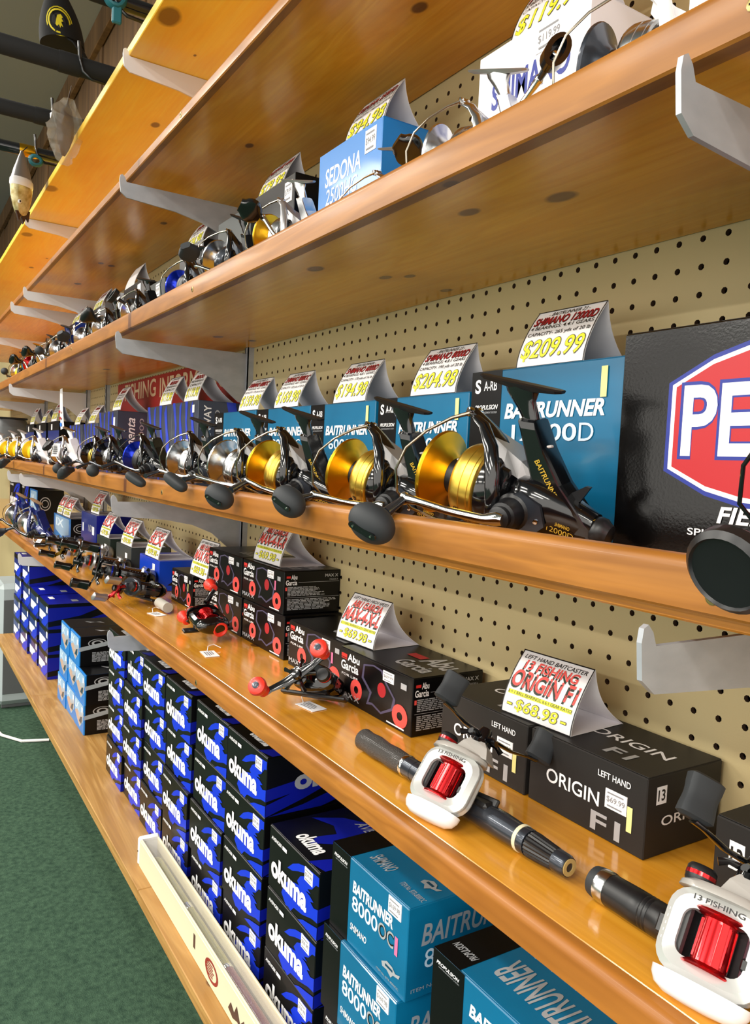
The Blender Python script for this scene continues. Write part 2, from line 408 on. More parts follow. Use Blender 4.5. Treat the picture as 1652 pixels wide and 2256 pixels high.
# slotted uprights and brackets ------------------------------------
def upright(x, label):
    t = thing('slotted_upright', label, 'upright', x, 0, -45, group='slotted uprights on the pegboard')
    b = B(); b.box(-.35, -.2, -.5, 0, 0, 66, 'grey_steel'); b.box(.2, .35, -.5, 0, 0, 66, 'grey_steel'); b.box(-.35, .35, -.5, -.44, 0, 66, 'grey_steel'); b.put('channel', t)
    b = B()
    for k in range(66): b.box(-.05, .05, -.515, -.5, k+.2, k+.75, 'dark_hole')
    b.put('slots', t)['kind'] = 'stuff'
for x, l in ((6, 'grey slotted upright at the far right, beyond the large black box'), (-42, 'grey slotted upright beside the right end of the red sign'), (-90, 'grey slotted upright just left of the red sign'),
             (-102, 'grey slotted upright second to the left of the red sign'), (-138, 'grey slotted upright near the far left end of the shelves')):
    upright(x, l)
def bracket_mesh(L, deep):
    """flat steel bracket: front hook, straight top, lower edge sweeping down to the wall."""
    pts = [(-.5, 0), (-L+.45, 0), (-L+.32, .32), (-L+.15, .5), (-L, .42), (-L-.05, .1), (-L+.05, -.75), (-L+.5, -1.1), (-L*.62, -1.35), (-L*.42, -1.75), (-L*.27, -2.4), (-L*.16, -deep+.5), (-L*.1, -deep), (-.5, -deep-.05)]
    b = B(); b.prism(pts, (-.07, 0, 0), (0, 1, 0), (0, 0, 1), .14, 'grey_steel'); return b.mesh('shelf_bracket')
BM = bracket_mesh(10.75, 3.9)
BM2 = bracket_mesh(10.75, 3.9); BM2.materials[0] = MATS['white_steel']
def bracket(x, z, label, white=False):
    o = bpy.data.objects.new('shelf_bracket', BM2 if white else BM); C.objects.link(o); o.location = at(x, 0, z); o['label'] = label; o['category'] = 'bracket'; o['group'] = 'shelf brackets'
bracket(-42, 19.86, 'white bracket under the topmost shelf, right of the long black rods', True)
bracket(-90, 19.86, 'white bracket under the topmost shelf where its two boards meet', True)
bracket(-42, 11.0, 'grey bracket under the second shelf, above the grey boxed reel')
bracket(-90, 11.0, 'white bracket under the second shelf, right one of the far pair', True)
bracket(-102, 11.0, 'white bracket under the second shelf, left one of the far pair', True)
bracket(-138, 11.0, 'white bracket under the second shelf at the far left', True)
bracket(6, -.25, 'grey bracket with hooked end under the third shelf at the right edge')
bracket(-42, -.25, 'grey bracket under the third shelf, ending beside the red sign')
bracket(-102, -.25, 'grey bracket under the third shelf, above the leaning white card', True)
bracket(-138, -.25, 'white bracket under the third shelf at the far left', True)
bracket(6, -12.4, 'grey hooked bracket below the large black box at the right edge')
bracket(-42, -12.3, 'grey bracket under the lipped shelf, behind the red topped price card')
bracket(-90, -12.3, 'pale bracket under the lipped shelf, below the big black knob', True)
bracket(-102, -12.3, 'pale bracket under the lipped shelf, leftmost visible', True)
bracket(-42, -22.5, 'grey bracket under the counter shelf, above the black and blue cartons')
bracket(-90, -22.5, 'grey bracket under the counter shelf at the far left', True)
# wooden batten and spacer at the joint of the top shelf
t = thing('shelf_splice', 'bare wooden batten under the joint of the topmost shelf boards', 'batten', -91.3, -5.6, 19.15)
b = B(); b.box(-.5, .9, -4.4, 4.6, 0, .74, 'bare_pine', .04); b.put('batten', t)
b = B(); b.box(-.6, 1.0, -2.2, -.6, -.1, -.0, 'bare_pine', .03); b.put('spacer_block', t)

# red sign on the pegboard ------------------------------------------
mat('sign_red', 'b0221e', 0.45, var=0.3, vscale=(3, 3, 3), col2='8f1818'); mat('sign_cream', 'e0c9a4', 0.5)
t = thing('wall_sign', 'red sign with pale lettering mounted on the pegboard under the third shelf', 'sign', -84, -.36, -11.0)
b = B(); b.box(0, 41.4, 0, .34, 0, 10.9, 'sign_red', .05); b.put('sign_board', t)
for wd_ in (('t', 'FISHING', .085, .795, .40, .975, 'sign_cream', .03), ('t', 'INFORMATION', .435, .775, .975, .965, 'sign_cream', .03)):
    b = B(); prints(b, [wd_], face(41.4, 0, 10.9, 'front')); b.put('lettering', t)
# ------------------------------------------------------------------ carton boards
mat('teal_board', '07709c', 0.3, coat=0.3, var=0.28, vscale=(9, 9, 14), col2='055a80'); mat('teal_dark', '08415c', 0.3, coat=0.3)
mat('black_board', '08080a', 0.3, spec=.3); mat('gloss_black', '060505', 0.18, spec=.45, bump=0.06, bscale=420)
mat('grey_board', '242221', 0.5, spec=.35); mat('blue_ink', '0a32c8', 0.35, spec=.35); mat('deep_blue_ink', '0a1690', 0.35, spec=.3)
mat('sky_board', '1478c8', 0.35, coat=0.2); mat('white_board', 'ecebf2', 0.35, coat=0.2); mat('navy_board', '0d2a7c', 0.3, coat=0.3)
mat('royal_board', '0c3fc0', 0.32, coat=0.2); mat('slate_board', '353b3a', 0.45); mat('green_board', '1c2a24', 0.45); mat('rock_board', '3c4456', 0.35, coat=0.2)
mat('rock_stripe', '2c45c8', 0.35); mat('coral_ink', 'e2504a', 0.5); mat('navy_line', '1c2f92', 0.4); mat('penn_red', 'b8141f', 0.35); mat('photo_ink', '8fb2d2', 0.4); mat('ice_ink', 'cfe2f2', 0.4)
mat('violet_ink', '4a4460', 0.5); mat('clear_tape', 'c9d2da', 0.15, alpha=0.55); mat('photo_tan', 'b59a8a', 0.5); mat('azure_ink', '2d7ee0', 0.4)

# ------------------------------------------------------------------ folded price cards
def price_card(label, x, y, z, lines, rz=0.0, wd=3.53, ht=2.3, base=False, lean=1.1, back=1.35, group='folded price cards'):
    """tent of white card: printed front bows back to a ridge, the plain back falls and flares out."""
    t = thing('price_card', label, 'price card', x, y, z, rz, group)
    F = lambda v: (lean*(v**1.7), ht*(v if v < 1 else 1))
    n = 10; th = .02
    front = [F(i/n) for i in range(n+1)]
    rear = [(lean+back*(.25*s+.75*s**2.6), ht*(1-s)) for s in [i/n for i in range(n+1)]]
    def shell(b, prof, m):
        vs = []; fs = []; k = len(prof)
        for i, (yy, zz) in enumerate(prof):
            a = prof[max(i-1, 0)]; c = prof[min(i+1, k-1)]; dy, dz = c[0]-a[0], c[1]-a[1]; l = math.hypot(dy, dz); ny, nz = -dz/l*th, dy/l*th
            vs += [(0, yy, zz), (wd, yy, zz), (0, yy-ny, zz-nz), (wd, yy-ny, zz-nz)]
        for i in range(k-1):
            o = 4*i
            fs += [(o, o+1, o+5, o+4), (o+2, o+6, o+7, o+3), (o, o+4, o+6, o+2), (o+1, o+3, o+7, o+5)]
        fs += [(0, 2, 3, 1), (4*k-4, 4*k-3, 4*k-1, 4*k-2)]
        b.add(vs, fs, m)
    b = B(); shell(b, front, 'paper'); b.put('front_panel', t)
    b = B(); shell(b, rear, 'paper_back'); b.put('back_panel', t)
    if base:
        b = B(); b.box(0.02, wd-.02, .03, lean+back-.04, .0, .02, 'paper_back'); b.put('base_flap', t)
    def mp(u, v, e):
        yy, zz = F(min(max(v, 0), 1)); e *= 1.6; s = 1.7*lean*(max(v, .02)**.7); l = math.hypot(s, ht)
        return (u*wd, yy-e*ht/l, zz+e*s/l)
    bd = .012
    ops = [('r', 0, 0, bd, 1, 'black_ink'), ('r', 1-bd, 0, 1, 1, 'black_ink'), ('r', 0, 0, 1, bd*1.4, 'black_ink'), ('r', 0, 1-bd*1.4, 1, 1, 'black_ink')]
    ops2 = []
    for tx, u0, u1, v0, v1, st in lines:
        if st == 'k': ops2.append(('t', tx, u0, v0, u1, v1, 'black_ink', .012))
        elif st == 'ki': ops2.append(('t', tx, u0, v0, u1, v1, 'black_ink', .014, .25))
        elif st == 'ky': ops2 += [('r', u0, v0-.005, u1, v1+.005, 'lime_ink'), ('t', tx, u0, v0, u1, v1, 'black_ink', .0)]
        elif st == 'r': ops2 += [('t', tx, u0+.006, v0-.012, u1+.006, v1-.012, 'black_ink', .05, .12), ('t', tx, u0, v0, u1, v1, 'dim_red_ink', .035, .12)]
        elif st == 'R': ops2 += [('t', tx, u0-.012, v0-.035, u1-.012, v1-.035, 'shadow_ink', .04, .08), ('t', tx, u0, v0, u1, v1, 'coral_ink', .04, .08)]
        elif st == 'y': ops2 += [('t', tx, u0-.006, v0-.01, u1+.006, v1+.01, 'black_ink', .055, .1), ('t', tx, u0, v0, u1, v1, 'yellow_ink', .02, .1)]
        elif st == 'yy': ops2 += [('r', u0-.004, v0-.008, u1+.004, v1+.008, 'black_ink'), ('r', u0, v0, u1, v1, 'yellow_ink')]
    b = B(); prints(b, ops, mp)
    for o in ops2: prints(b, [o] if o[6:7] != () and o[-1] else [o], (lambda k: lambda u, v, e: mp(u, v, e+.004*k))(ops2.index(o)*.35))
    b.put('lettering', t)
    return t
def shim_lines(top, model, l1, l2, price):
    return [(top, .2, .8, .90, .965, 'ki'), (model, .04, .96, .74, .885, 'r'), (l1, .04, .96, .64, .715, 'k'), (l2, .04, .96, .52, .6, 'k'), (price, .05, .95, .1, .46, 'y')]
def bait_lines(top, mk, model, l1, price, big=True):
    return [(top, .06, .94, .885, .945, 'ki'), (mk, .12, .88, .73, .87, 'R'), (model, .04, .96, .45, .71, 'R'), (l1, .05, .95, .325, .38, 'ky'), (price, .2, .8, .07, .27, 'y'), ('-', .08, .15, .15, .18, 'yy'), ('-', .85, .92, .15, .18, 'yy')]

# ------------------------------------------------------------------ printed faces
def teal_faces(model, tall=True, tape='yellow_tape', h_text=.70):
    fr = [('r', 0, 0, .235, 1, 'black_board'), ('t', 'S', .03, .86, .075, .95, 'white_ink', .06), ('t', 'A-RB', .1, .875, .2, .935, 'white_ink', .02),
          ('t', 'PROPULSION', .035, .755, .215, .785, 'white_ink', .03, .3), ('t', 'LINE MANAGEMENT SYSTEM', .05, .73, .21, .742, 'silver_ink'),
          ('t', 'BAITRUNNER', .27, .69, .91, .785, 'white_ink', .07, .2)]
    m, suf = model
    fr.append(('t', m, .33, .555, .33+.085*len(m), .655, 'ice_ink', .03))
    fr.append(('t', suf, .345+.085*len(m), .555, .345+.085*(len(m)+len(suf)), .655, 'ice_ink', .0))
    if tape: fr.append(('r', .88, .79, .915, .955, tape))
    return {'front': fr, 'right': [('t', 'BAITRUNNER', .08, .55, .92, .68, 'silver_ink', .03, .2), ('t', m+suf, .2, .38, .7, .5, 'silver_ink', .0)]}
def teal_low(model):
    m, suf = model
    fish = lambda x, y, s: [('p', [(x, y), (x+.5*s, y+.42*s), (x+1.0*s, y+.35*s), (x+1.3*s, y+.05*s), (x+1.7*s, y+.25*s), (x+1.6*s, y-.1*s), (x+1.1*s, y-.25*s), (x+.9*s, y-.6*s), (x+.5*s, y-.3*s), (x+.1*s, y-.35*s)], 'silver_ink'), ('r', x+.35*s, y-.08*s, x+1.05*s, y+.12*s, 'teal_dark')]
    return {'front': [('r', 0, 0, .26, 1, 'black_board'), ('t', 'PROPULSION', .03, .86, .22, .90, 'white_ink', .04, .3), ('t', 'LINE MANAGEMENT SYSTEM', .05, .83, .22, .845, 'silver_ink'),
        ('t', 'BAITRUNNER', .31, .63, .83, .77, 'white_ink', .07, .15), ('t', m, .31, .43, .31+.085*len(m), .60, 'ice_ink', .03), ('t', suf, .32+.085*len(m), .43, .32+.085*len(m)+.095*len(suf), .60, 'black_ink', .09),
        ('t', suf, .32+.085*len(m), .43, .32+.085*len(m)+.095*len(suf), .60, 'silver_ink', .005), ('t', 'SHIMANO', .30, .19, .52, .27, 'white_ink', .02, .15), ('t', 'ITEM No. BTR-'+m+suf, .66, .06, .93, .085, 'silver_ink'), *fish(.72, .2, .13), ('r', .865, .40, .90, .60, 'pink_tape')],
        'top': [('r', 0, 0, .26, 1, 'black_board'), ('t', 'SHIMANO', .33, .10, .56, .2, 'silver_ink', .02, .15), ('t', 'ITEM No. BTR-'+m+suf, .72, .1, .98, .14, 'silver_ink'), *fish(.76, .26, .1)],
        'right': [('t', 'BAITRUNNER', .1, .55, .93, .78, 'silver_ink', .035, .2), ('t', m+suf, .13, .3, .7, .5, 'ice_ink', .0), ('t', 'ITEM No. BTR-'+m+suf, .04, .08, .5, .12, 'silver_ink')]}
OK_FRONT = [('p', [(.40, .60), (.50, .74), (.62, .84), (.75, .90), (1, .93), (1, .86), (.86, .84), (.76, .80), (.62, .72), (.5, .63)], 'blue_ink'),
    ('p', [(.60, .56), (.66, .68), (.76, .76), (.90, .84), (1, .90), (1, .80), (.95, .78), (.88, .66), (.80, .60), (.86, .58), (.72, .53), (.66, .50)], 'blue_ink'),
    ('p', [(.30, .12), (.36, .32), (.46, .44), (.58, .50), (.72, .55), (.84, .54), (.92, .50), (.86, .46), (.93, .42), (1, .46), (1, .26), (.9, .24), (.72, .14), (.56, .10), (.50, .0), (.44, .02), (.40, .0)], 'blue_ink'),
    ('p', [(.64, 0), (.74, .08), (.86, .13), (1, .19), (1, 0)], 'blue_ink'),
    ('t', 'AVENGER', .05, .80, .27, .86, 'white_ink', .04, .2), ('r', .29, .80, .38, .86, 'white_ink'), ('t', 'okuma', .07, .22, .80, .58, 'white_ink', .085)]
OK_SIDE = [('p', [(0, .46), (.3, .55), (.6, .78), (1, 1), (1, .86), (.7, .62), (.35, .38), (0, .26)], 'deep_blue_ink'), ('p', [(0, .2), (.16, .3), (.4, .5), (.75, .72), (1, .8), (1, .66), (.6, .44), (.3, .2), (0, -.0)], 'deep_blue_ink'),
    ('p', [(.02, 0), (.3, .1), (.5, .22), (.8, .36), (.95, .3), (.7, .14), (.45, .0)], 'deep_blue_ink'), ('p', [(.6, .04), (.85, .2), (1, .26), (1, .06)], 'deep_blue_ink'), ('t', 'okuma', .22, .36, .92, .72, 'silver_ink', .085)]
OK_TOP = [('p', [(.06, .3), (.2, .5), (.42, .62), (.62, .58), (.82, .8), (.9, 1), (1, 1), (1, .55), (.78, .5), (.6, .4), (.66, .3), (.5, .12), (.42, .2), (.46, .34), (.3, .38)], 'deep_blue_ink'), ('p', [(.78, .0), (.86, .2), (1, .42), (1, .04)], 'deep_blue_ink'),
    ('t', 'okuma', .32, .07, .72, .2, 'white_ink', .07, .1), ('t', 'AVENGER', .36, .52, .88, .6, 'silver_ink', .03, .3)]
def abu_faces(tag='MAX4X-L', tape=None):
    fr = [('r', .03, .83, .115, .9, 'red_ink'), ('r', .03, .80, .115, .815, 'red_ink'), ('t', 'Abu', .125, .79, .30, .93, 'white_ink', .05), ('t', 'Garcia', .03, .60, .29, .77, 'white_ink', .05), ('t', 'FOR LIFE', .045, .49, .285, .535, 'white_ink', .02),
          ('p', [(.36, .86), (.5, .93), (.62, .9), (.68, .72), (.8, .5), (.78, .3), (.62, .12), (.5, .2), (.42, .16), (.46, .4), (.34, .6)], 'violet_ink'), ('p', [(.38, .84), (.5, .9), (.6, .87), (.66, .7), (.77, .5), (.75, .32), (.62, .16), (.5, .24), (.45, .22), (.49, .42), (.37, .62)], 'black_board'),
          ('o', .27, .32, .085, .19, .36, 'coral_ink'), ('o', .86, .26, .095, .2, .36, 'coral_ink'), ('o', .62, .55, .055, .13, 0, 'dim_red_ink'),
          ('t', 'MAX X', .02, .09, .32, .19, 'silver_ink', .05), ('r', .70, .05, .92, .075, 'white_ink'), ('r', .86, .74, .93, .84, 'silver_ink')]
    if tape: fr.append(('r', .80, .5, .83, .72, tape))
    rt = [('r', .04, .83, .11, .88, 'red_ink'), ('t', 'Abu', .12, .80, .22, .91, 'white_ink', .04), ('t', 'Garcia', .03, .67, .22, .79, 'white_ink', .04), ('t', 'MAX X', .70, .84, .93, .91, 'silver_ink', .04), ('t', tag, .78, .76, .93, .80, 'silver_ink'),
          ('r', .24, .73, .95, .737, 'silver_ink'), ('l', .06, .42, .72, .64, 7, 'silver_ink'), ('r', .03, .385, .95, .392, 'silver_ink'), ('l', .06, .1, .9, .36, 8, 'silver_ink'), ('r', .02, .55, .05, .63, 'coral_ink')]
    tp = [('t', 'Abu', .62, .5, .92, .86, 'silver_ink', .05, .0, 0), ('t', 'Garcia', .55, .2, .92, .46, 'silver_ink', .05), ('r', .42, .56, .6, .7, 'dim_red_ink')]
    return {'front': fr, 'right': rt, 'top': tp}
ORI = {'front': [('t', 'ORIGIN', .17, .37, .64, .56, 'white_ink', .02), ('t', 'F1', .58, .06, .82, .30, 'silver_ink', .04), ('t', 'LEFT HAND', .62, .77, .88, .85, 'white_ink', .02), ('r', .865, .25, .905, .56, 'yellow_tape')],
       'top': [('t', 'ORIGIN', .2, .47, .86, .63, 'white_ink', .015), ('t', 'F1', .54, .15, .74, .33, 'silver_ink', .04)],
       'right': [('r', .12, .64, .25, .86, 'white_ink'), ('t', '13', .14, .68, .23, .82, 'black_ink', .04), ('t', 'ORIGIN', .2, .36, .85, .48, 'white_ink', .02)]}

# ---- shelf B: teal cartons, the big black one, striped ones
BZ = -11.05
def teal(label, x, wd, top, model, y=-4.0, sticker=None, tape='yellow_tape'):
    return carton('reel_carton', label, 'carton', x, y, BZ, wd, 3.8, top-BZ, 'teal_board', teal_faces(model, tape=tape), group='teal reel cartons', flap=True)
teal('tall teal and black carton directly left of the large black red emblem carton', -8.72, 8.0, -4.63, ('12000', 'D'))
teal('teal carton behind the second gold reel from the right', -16.05, 7.15, -5.38, ('8000', 'D'))
teal('teal carton with pasted digit, under the price card reading 194.98', -23.4, 7.05, -5.4, ('6000', 'D'))
teal('teal carton under the price card reading 169.98', -31.25, 7.7, -5.38, ('8000', 'OC'), tape=None)
teal('leftmost teal carton, beside the blue and black striped cartons', -39.2, 7.7, -5.36, ('6000', 'OC'), tape=None)
t = carton('reel_carton', 'large glossy black carton with red emblem at the right edge', 'carton', -.35, -4.5, BZ, 10.6, 4.2, 7.0, 'gloss_black', {}, group='black reel cartons')
EM = lambda s: [(2.1-s, 2.75-s*.5), (2.1-s, 5.15+s*.5), (3.3, 5.75+s), (4.4, 6.05+s), (5.4, 6.15+s), (6.4, 6.05+s), (7.5, 5.75+s), (8.7+s, 5.15+s*.5), (8.7+s, 2.75-s*.5), (7.5, 2.2-s), (6.4, 1.95-s), (5.4, 1.85-s), (4.4, 1.95-s), (3.3, 2.2-s)]
pe = lambda s, m: ('p', [(px/10.6, py/7.0) for px, py in EM(s)], m)
b = B(); prints(b, [pe(.28, 'navy_line'), pe(.14, 'white_ink'), pe(.0, 'penn_red'), ('t', 'PENN', .215, .425, .80, .755, 'navy_line', .09), ('t', 'PENN', .225, .44, .79, .74, 'white_ink', .04),
    ('t', 'FIERCE', .355, .165, .6, .235, 'white_ink', .05, .2)], face(10.6, 4.2, 7.0, 'front'))
b.put('lettering', t)
b = B(); prints(b, [('t', 'SPINNING REEL', .265, .105, .58, .135, 'white_ink', .02)], face(10.6, 4.2, 7.0, 'front')); b.put('small_lettering', t)
STR = [('p', q, 'rock_stripe') for q in ([(.02, 1), (.12, 1), (.2, .72), (.18, .5), (.27, .3), (.24, .05), (.2, .25), (.13, .4), (.14, .7)], [(.3, .95), (.38, 1), (.36, .8), (.45, .55), (.4, .3), (.44, .0), (.36, .2), (.35, .5), (.31, .7)],
    [(.52, 1), (.62, 1), (.6, .75), (.7, .5), (.66, .2), (.62, .45), (.55, .7)], [(.72, .9), (.8, 1), (.86, .7), (.94, .5), (.9, .15), (.84, .35), (.8, .62)], [(.1, .12), (.14, .2), (.17, .0), (.12, .0)], [(.55, .25), (.6, .3), (.58, .0), (.53, .0)])]
ROCK = {'front': STR+[('t', 'ROCKAWAY', .42, .40, .98, .55, 'white_ink', .04), ('r', .8, .86, .88, .95, 'white_ink')], 'right': [('t', 'ROCKAWAY', .12, .3, .28, .95, 'white_ink', .03, 0, 90), ('t', '8000', .36, .55, .46, .9, 'silver_ink', 0, 0, 90), ('p', [(.6, 1), (.8, 1), (1, .5), (1, .2), (.8, .5)], 'rock_stripe')]}
carton('reel_carton', 'blue striped grey carton with dark side, left of the teal cartons', 'carton', -49.7, -4, BZ, 6.7, 3.9, 6.88, 'rock_board', ROCK, group='blue striped cartons')
carton('reel_carton', 'blue striped grey carton, second from the teal cartons', 'carton', -57.4, -4, BZ, 7.6, 3.9, 6.81, 'rock_board', {'front': STR, 'right': []}, group='blue striped cartons')
TORM = {'front': STR+[('r', .83, .75, .92, .9, 'white_ink')], 'right': [('t', 'Tormenta', .25, .1, .5, .9, 'white_ink', .02, .3, 90), ('t', '4000', .62, .5, .74, .9, 'silver_ink', 0, 0, 90)]}
carton('reel_carton', 'blue striped carton with black side and slanted script, left half of the row', 'carton', -77.6, -4, BZ, 8.6, 3.9, 6.95, 'rock_board', TORM, group='blue striped cartons')
carton('reel_carton', 'small blue striped carton behind the white wrapped reel, right one', 'carton', -86.0, -4, BZ, 7.9, 3.9, 5.8, 'rock_board', {'front': STR}, group='blue striped cartons')
carton('reel_carton', 'small blue striped carton behind the white wrapped reel, left one', 'carton', -95.0, -4, BZ, 8.4, 3.9, 5.8, 'rock_board', {'front': STR}, group='blue striped cartons')
for k, (x, lb) in enumerate(((-112.0, 'blue and black carton under the nearest of the far left price cards'), (-123.0, 'blue and black carton under the middle far left price card'), (-135.0, 'blue and black carton under the farthest left price card'))):
    carton('reel_carton', lb, 'carton', x, -4, BZ, 9.2, 3.9, 6.6, 'navy_board', {'front': [('r', 0, .8, 1, 1, 'black_board'), ('r', .12, .3, .5, .48, 'white_ink'), ('r', .3, .82, .42, .95, 'white_ink')], 'right': [('r', 0, 0, 1, 1, 'black_board')]}, group='far blue cartons on the lipped shelf')
# price cards of shelf B
cardB = lambda lb, x, z, L, **k: price_card(lb, x, -3.75, z, L, **k)
cardB('price card reading 209.99 on the tall teal carton', -6.35, -4.62, shim_lines('- BAITRUNNER 23 -', 'SHIMANO 12000D', '4 BEARINGS; 4.4:1 GEARS', 'CAPACITY- 265 yds of 20 lb', '$209.99'))
cardB('price card reading 204.98 above the second teal carton', -13.7, -5.36, shim_lines('- BAITRUNNER 23 -', 'SHIMANO 8000D', '4 BEARINGS; 4.8:1 GEARS', 'CAPACITY- 195 yds of 20 lb', '$204.98'))
cardB('price card reading 194.98 above the third teal carton', -21.3, -5.38, shim_lines('- BAITRUNNER -', 'SHIMANO 6000D', '4 BEARINGS; 4.8:1 GEARS', 'CAPACITY- 170 yds of 16 lb', '$194.98'))
cardB('price card reading 169.98 above the fourth teal carton', -29.2, -5.36, shim_lines('- BAITRUNNER 23 -', 'SHIMANO 8000OC', '3 BEARINGS; 4.8:1 GEARS', 'CAPACITY- 120 yds of 20 lb', '$169.98'))
cardB('price card reading 159.98 above the leftmost teal carton', -35.2, -5.34, shim_lines('- BAITRUNNER 23 -', 'SHIMANO 6000OC', '3 BEARINGS; 4.8:1 GEARS', 'CAPACITY- 170 yds of 16 lb', '$159.98'))
mini = [('l', .15, .9, 0, 0, 'k')]
def mini_lines(price): return [('- SPINNING -', .2, .8, .9, .96, 'ki'), ('8000', .2, .8, .74, .87, 'r'), ('BEARINGS', .1, .9, .62, .7, 'k'), ('CAPACITY', .1, .9, .5, .58, 'k'), (price, .08, .92, .1, .44, 'y')]
cardB('white price card on the nearer striped carton, before the red sign', -47.4, -4.15, mini_lines('$119.98'), ht=2.6, back=2.0)
cardB('white price card on the second striped carton, before the red sign', -54.4, -4.2, mini_lines('$119.98'), ht=2.6, back=2.0)
cardB('white price card on the striped carton with slanted script, before the red sign', -72.2, -4.05, mini_lines('$99.98'), ht=2.6, back=2.0)
cardB('white price card left of the red sign, right one of the two slim ones', -84.5, -5.2, mini_lines('$89.98'))
cardB('white price card left of the red sign, behind the leaning white card', -93, -5.2, mini_lines('$79.98'))
cardB('white price card with red heading on the nearest far left carton', -111, -4.4, mini_lines('$69.98'), wd=4.6, ht=3)
cardB('small white price card on the middle far left carton', -120, -4.4, mini_lines('$59.98'))
cardB('white price card on the farthest left carton', -132, -4.4, mini_lines('$59.98'), wd=4.4, ht=3)
# leaning narrow card
t = thing('leaning_price_card', 'narrow white card curled upright against the white wrapped reel', 'price card', -86.6, -6.6, -6.1)
b = B(); pr = []
for i in range(9):
    s = i/8; pr.append([(0-.2*s, .2*s*s-.35*s, 5.0*s), (2.1*(1-s)**.8+.05-.1*s, .3*s*s-.2*s, 5.0*s+.2), (2.1*(1-s)**.8+.05-.1*s, .3*s*s-.22*s+.03, 5.0*s+.2), (0-.2*s, .2*s*s-.35*s+.03, 5.0*s)])
b.rings(pr, 'paper'); b.put('card', t)
b = B()
for z0, z1, m in ((.35, .8, 'azure_ink'), (1.2, 1.5, 'dim_red_ink'), (2.0, 2.3, 'dim_red_ink')):
    b.add([(.2, -.12*z0/1-.06, z0), (1.1, -.1*z0-.06, z0+.1), (1.0, -.1*z1-.06, z1+.1), (.2, -.12*z1-.06, z1)], [(0, 1, 2, 3)], m)
b.put('marks', t)

# ---- shelf C
CZ = -20.99
carton('reel_carton', 'dark grey carton with printed letters and a white sticker, under the nearest price card', 'carton', -3.92, -4.1, CZ, 5.32, 3.9, 2.72, 'grey_board', ORI, group='dark grey reel cartons', sticker=('front', .69, .42, .86, .66, '$69.99'))
carton('reel_carton', 'dark grey carton left half hidden by the white reel on a rod grip', 'carton', -9.4, -4.15, CZ, 5.32, 3.9, 2.72, 'grey_board', ORI, group='dark grey reel cartons', sticker=('front', .69, .42, .86, .66, '$69.99'))
carton('reel_carton', 'dark grey carton at the right edge behind the nearest rod grip', 'carton', 3.8, -4.05, CZ, 5.32, 3.9, 2.55, 'grey_board', {'front': [('r', .09, .46, .18, .78, 'white_ink'), ('t', '13', .1, .5, .17, .72, 'black_ink', .04)], 'top': ORI['top'], 'right': []}, group='dark grey reel cartons')
price_card('price card reading 68.98 on the nearest dark grey carton', -5.95, -3.85, CZ+2.74, bait_lines('LEFT HAND BAITCASTER', '13 FISHING', 'ORIGIN F1', '6 + 1 BALL BEARINGS, 6.6:1 GEAR RATIO', '$68.98'), rz=R_(4), base=True, ht=2.35, lean=1.2, back=1.9)
price_card('small white price card standing at the right edge behind the nearest grip', 6.1, -3.4, CZ+2.57, mini_lines('$68.98'), rz=R_(10), base=True)
AB = abu_faces
abu = lambda lb, x, y, z, wd=6.6, tape=None, tag='MAX4X-L', d=4.1, rz=0: carton('reel_carton', lb, 'carton', x, y, z, wd, d, 2.74, 'black_board', AB(tag, tape), rz=rz, group='black cartons with red rings', sticker=('front', .63, .74, .77, .92, '$69.99'))
abu('black carton with red rings, nearest one, under the price card reading MAX-4-X-L', -17.85, -4.55, CZ, 6.75)
abu('black carton with red rings behind the reel with two red knobs', -24.9, -4.1, CZ, 6.7, 'pink_tape')
abu('black carton with red rings, lower right of the stacked four', -32.3, -4.05, CZ, 6.6, None, 'MAX4X-R')
abu('black carton with red rings, upper right of the stacked four', -32.7, -4.0, CZ+2.76, 6.6, 'pink_tape', 'MAX4X-R')
abu('black carton with red rings, lower left of the stacked four', -39.2, -4.05, CZ, 6.6)
abu('black carton with red rings, upper left of the stacked four', -39.4, -4.0, CZ+2.76, 6.5)
abu('black carton with red rings, alone beside the bright blue carton', -48.0, -4.1, CZ, 5.3, 'yellow_tape')
price_card('price card reading MAX-4-X-L on the nearest black ringed carton', -19.75, -3.75, CZ+2.76, bait_lines('LEFT HAND HIGH SPEED', 'ABU GARCIA', 'MAX-4-X-L', '6 + 1 BALL BEARINGS, 6.2:1 GEAR RATIO', '$69.98'), rz=R_(4), base=True, ht=2.4, lean=1.15, back=1.9)
price_card('price card reading MAX-4-X-R on top of the stacked four black cartons', -31.9, -3.6, CZ+5.52, bait_lines('RIGHT HAND HIGH SPEED', 'ABU GARCIA', 'MAX-4-X-R', '6 + 1 BALL BEARINGS, 6.2:1 GEAR RATIO', '$69.98'), base=True, ht=2.6, lean=1.1, back=2.2, wd=4.3)
price_card('price card between the bright blue carton and the stacked black cartons', -44.0, -3.9, CZ+2.76, bait_lines('LEFT HAND HIGH SPEED', 'ABU GARCIA', 'MAX PRO', '7 + 1 BALL BEARINGS', '$89.98'), base=True, ht=2.9, lean=1.0, back=1.8, wd=4.0)
carton('reel_carton', 'bright blue carton under a folded card, left of the black ringed cartons', 'carton', -58.2, -4.1, CZ, 6.4, 4.0, 2.75, 'royal_board', {'front': [('t', 'SLX', .25, .42, .6, .62, 'silver_ink', .02), ('r', .68, .62, .8, .85, 'white_ink')], 'right': [('p', [(.2, .2), (.5, .5), (.8, .35), (.5, .15)], 'black_ink')]}, group='smaller reel cartons on the counter')
carton('reel_carton', 'dark slate carton between the bright blue and the dark green cartons', 'carton', -67.4, -4.1, CZ, 6.0, 4.0, 2.85, 'slate_board', {'front': [('r', .62, .5, .76, .75, 'white_ink'), ('l', .1, .3, .5, .5, 2, 'silver_ink')]}, group='smaller reel cartons on the counter')
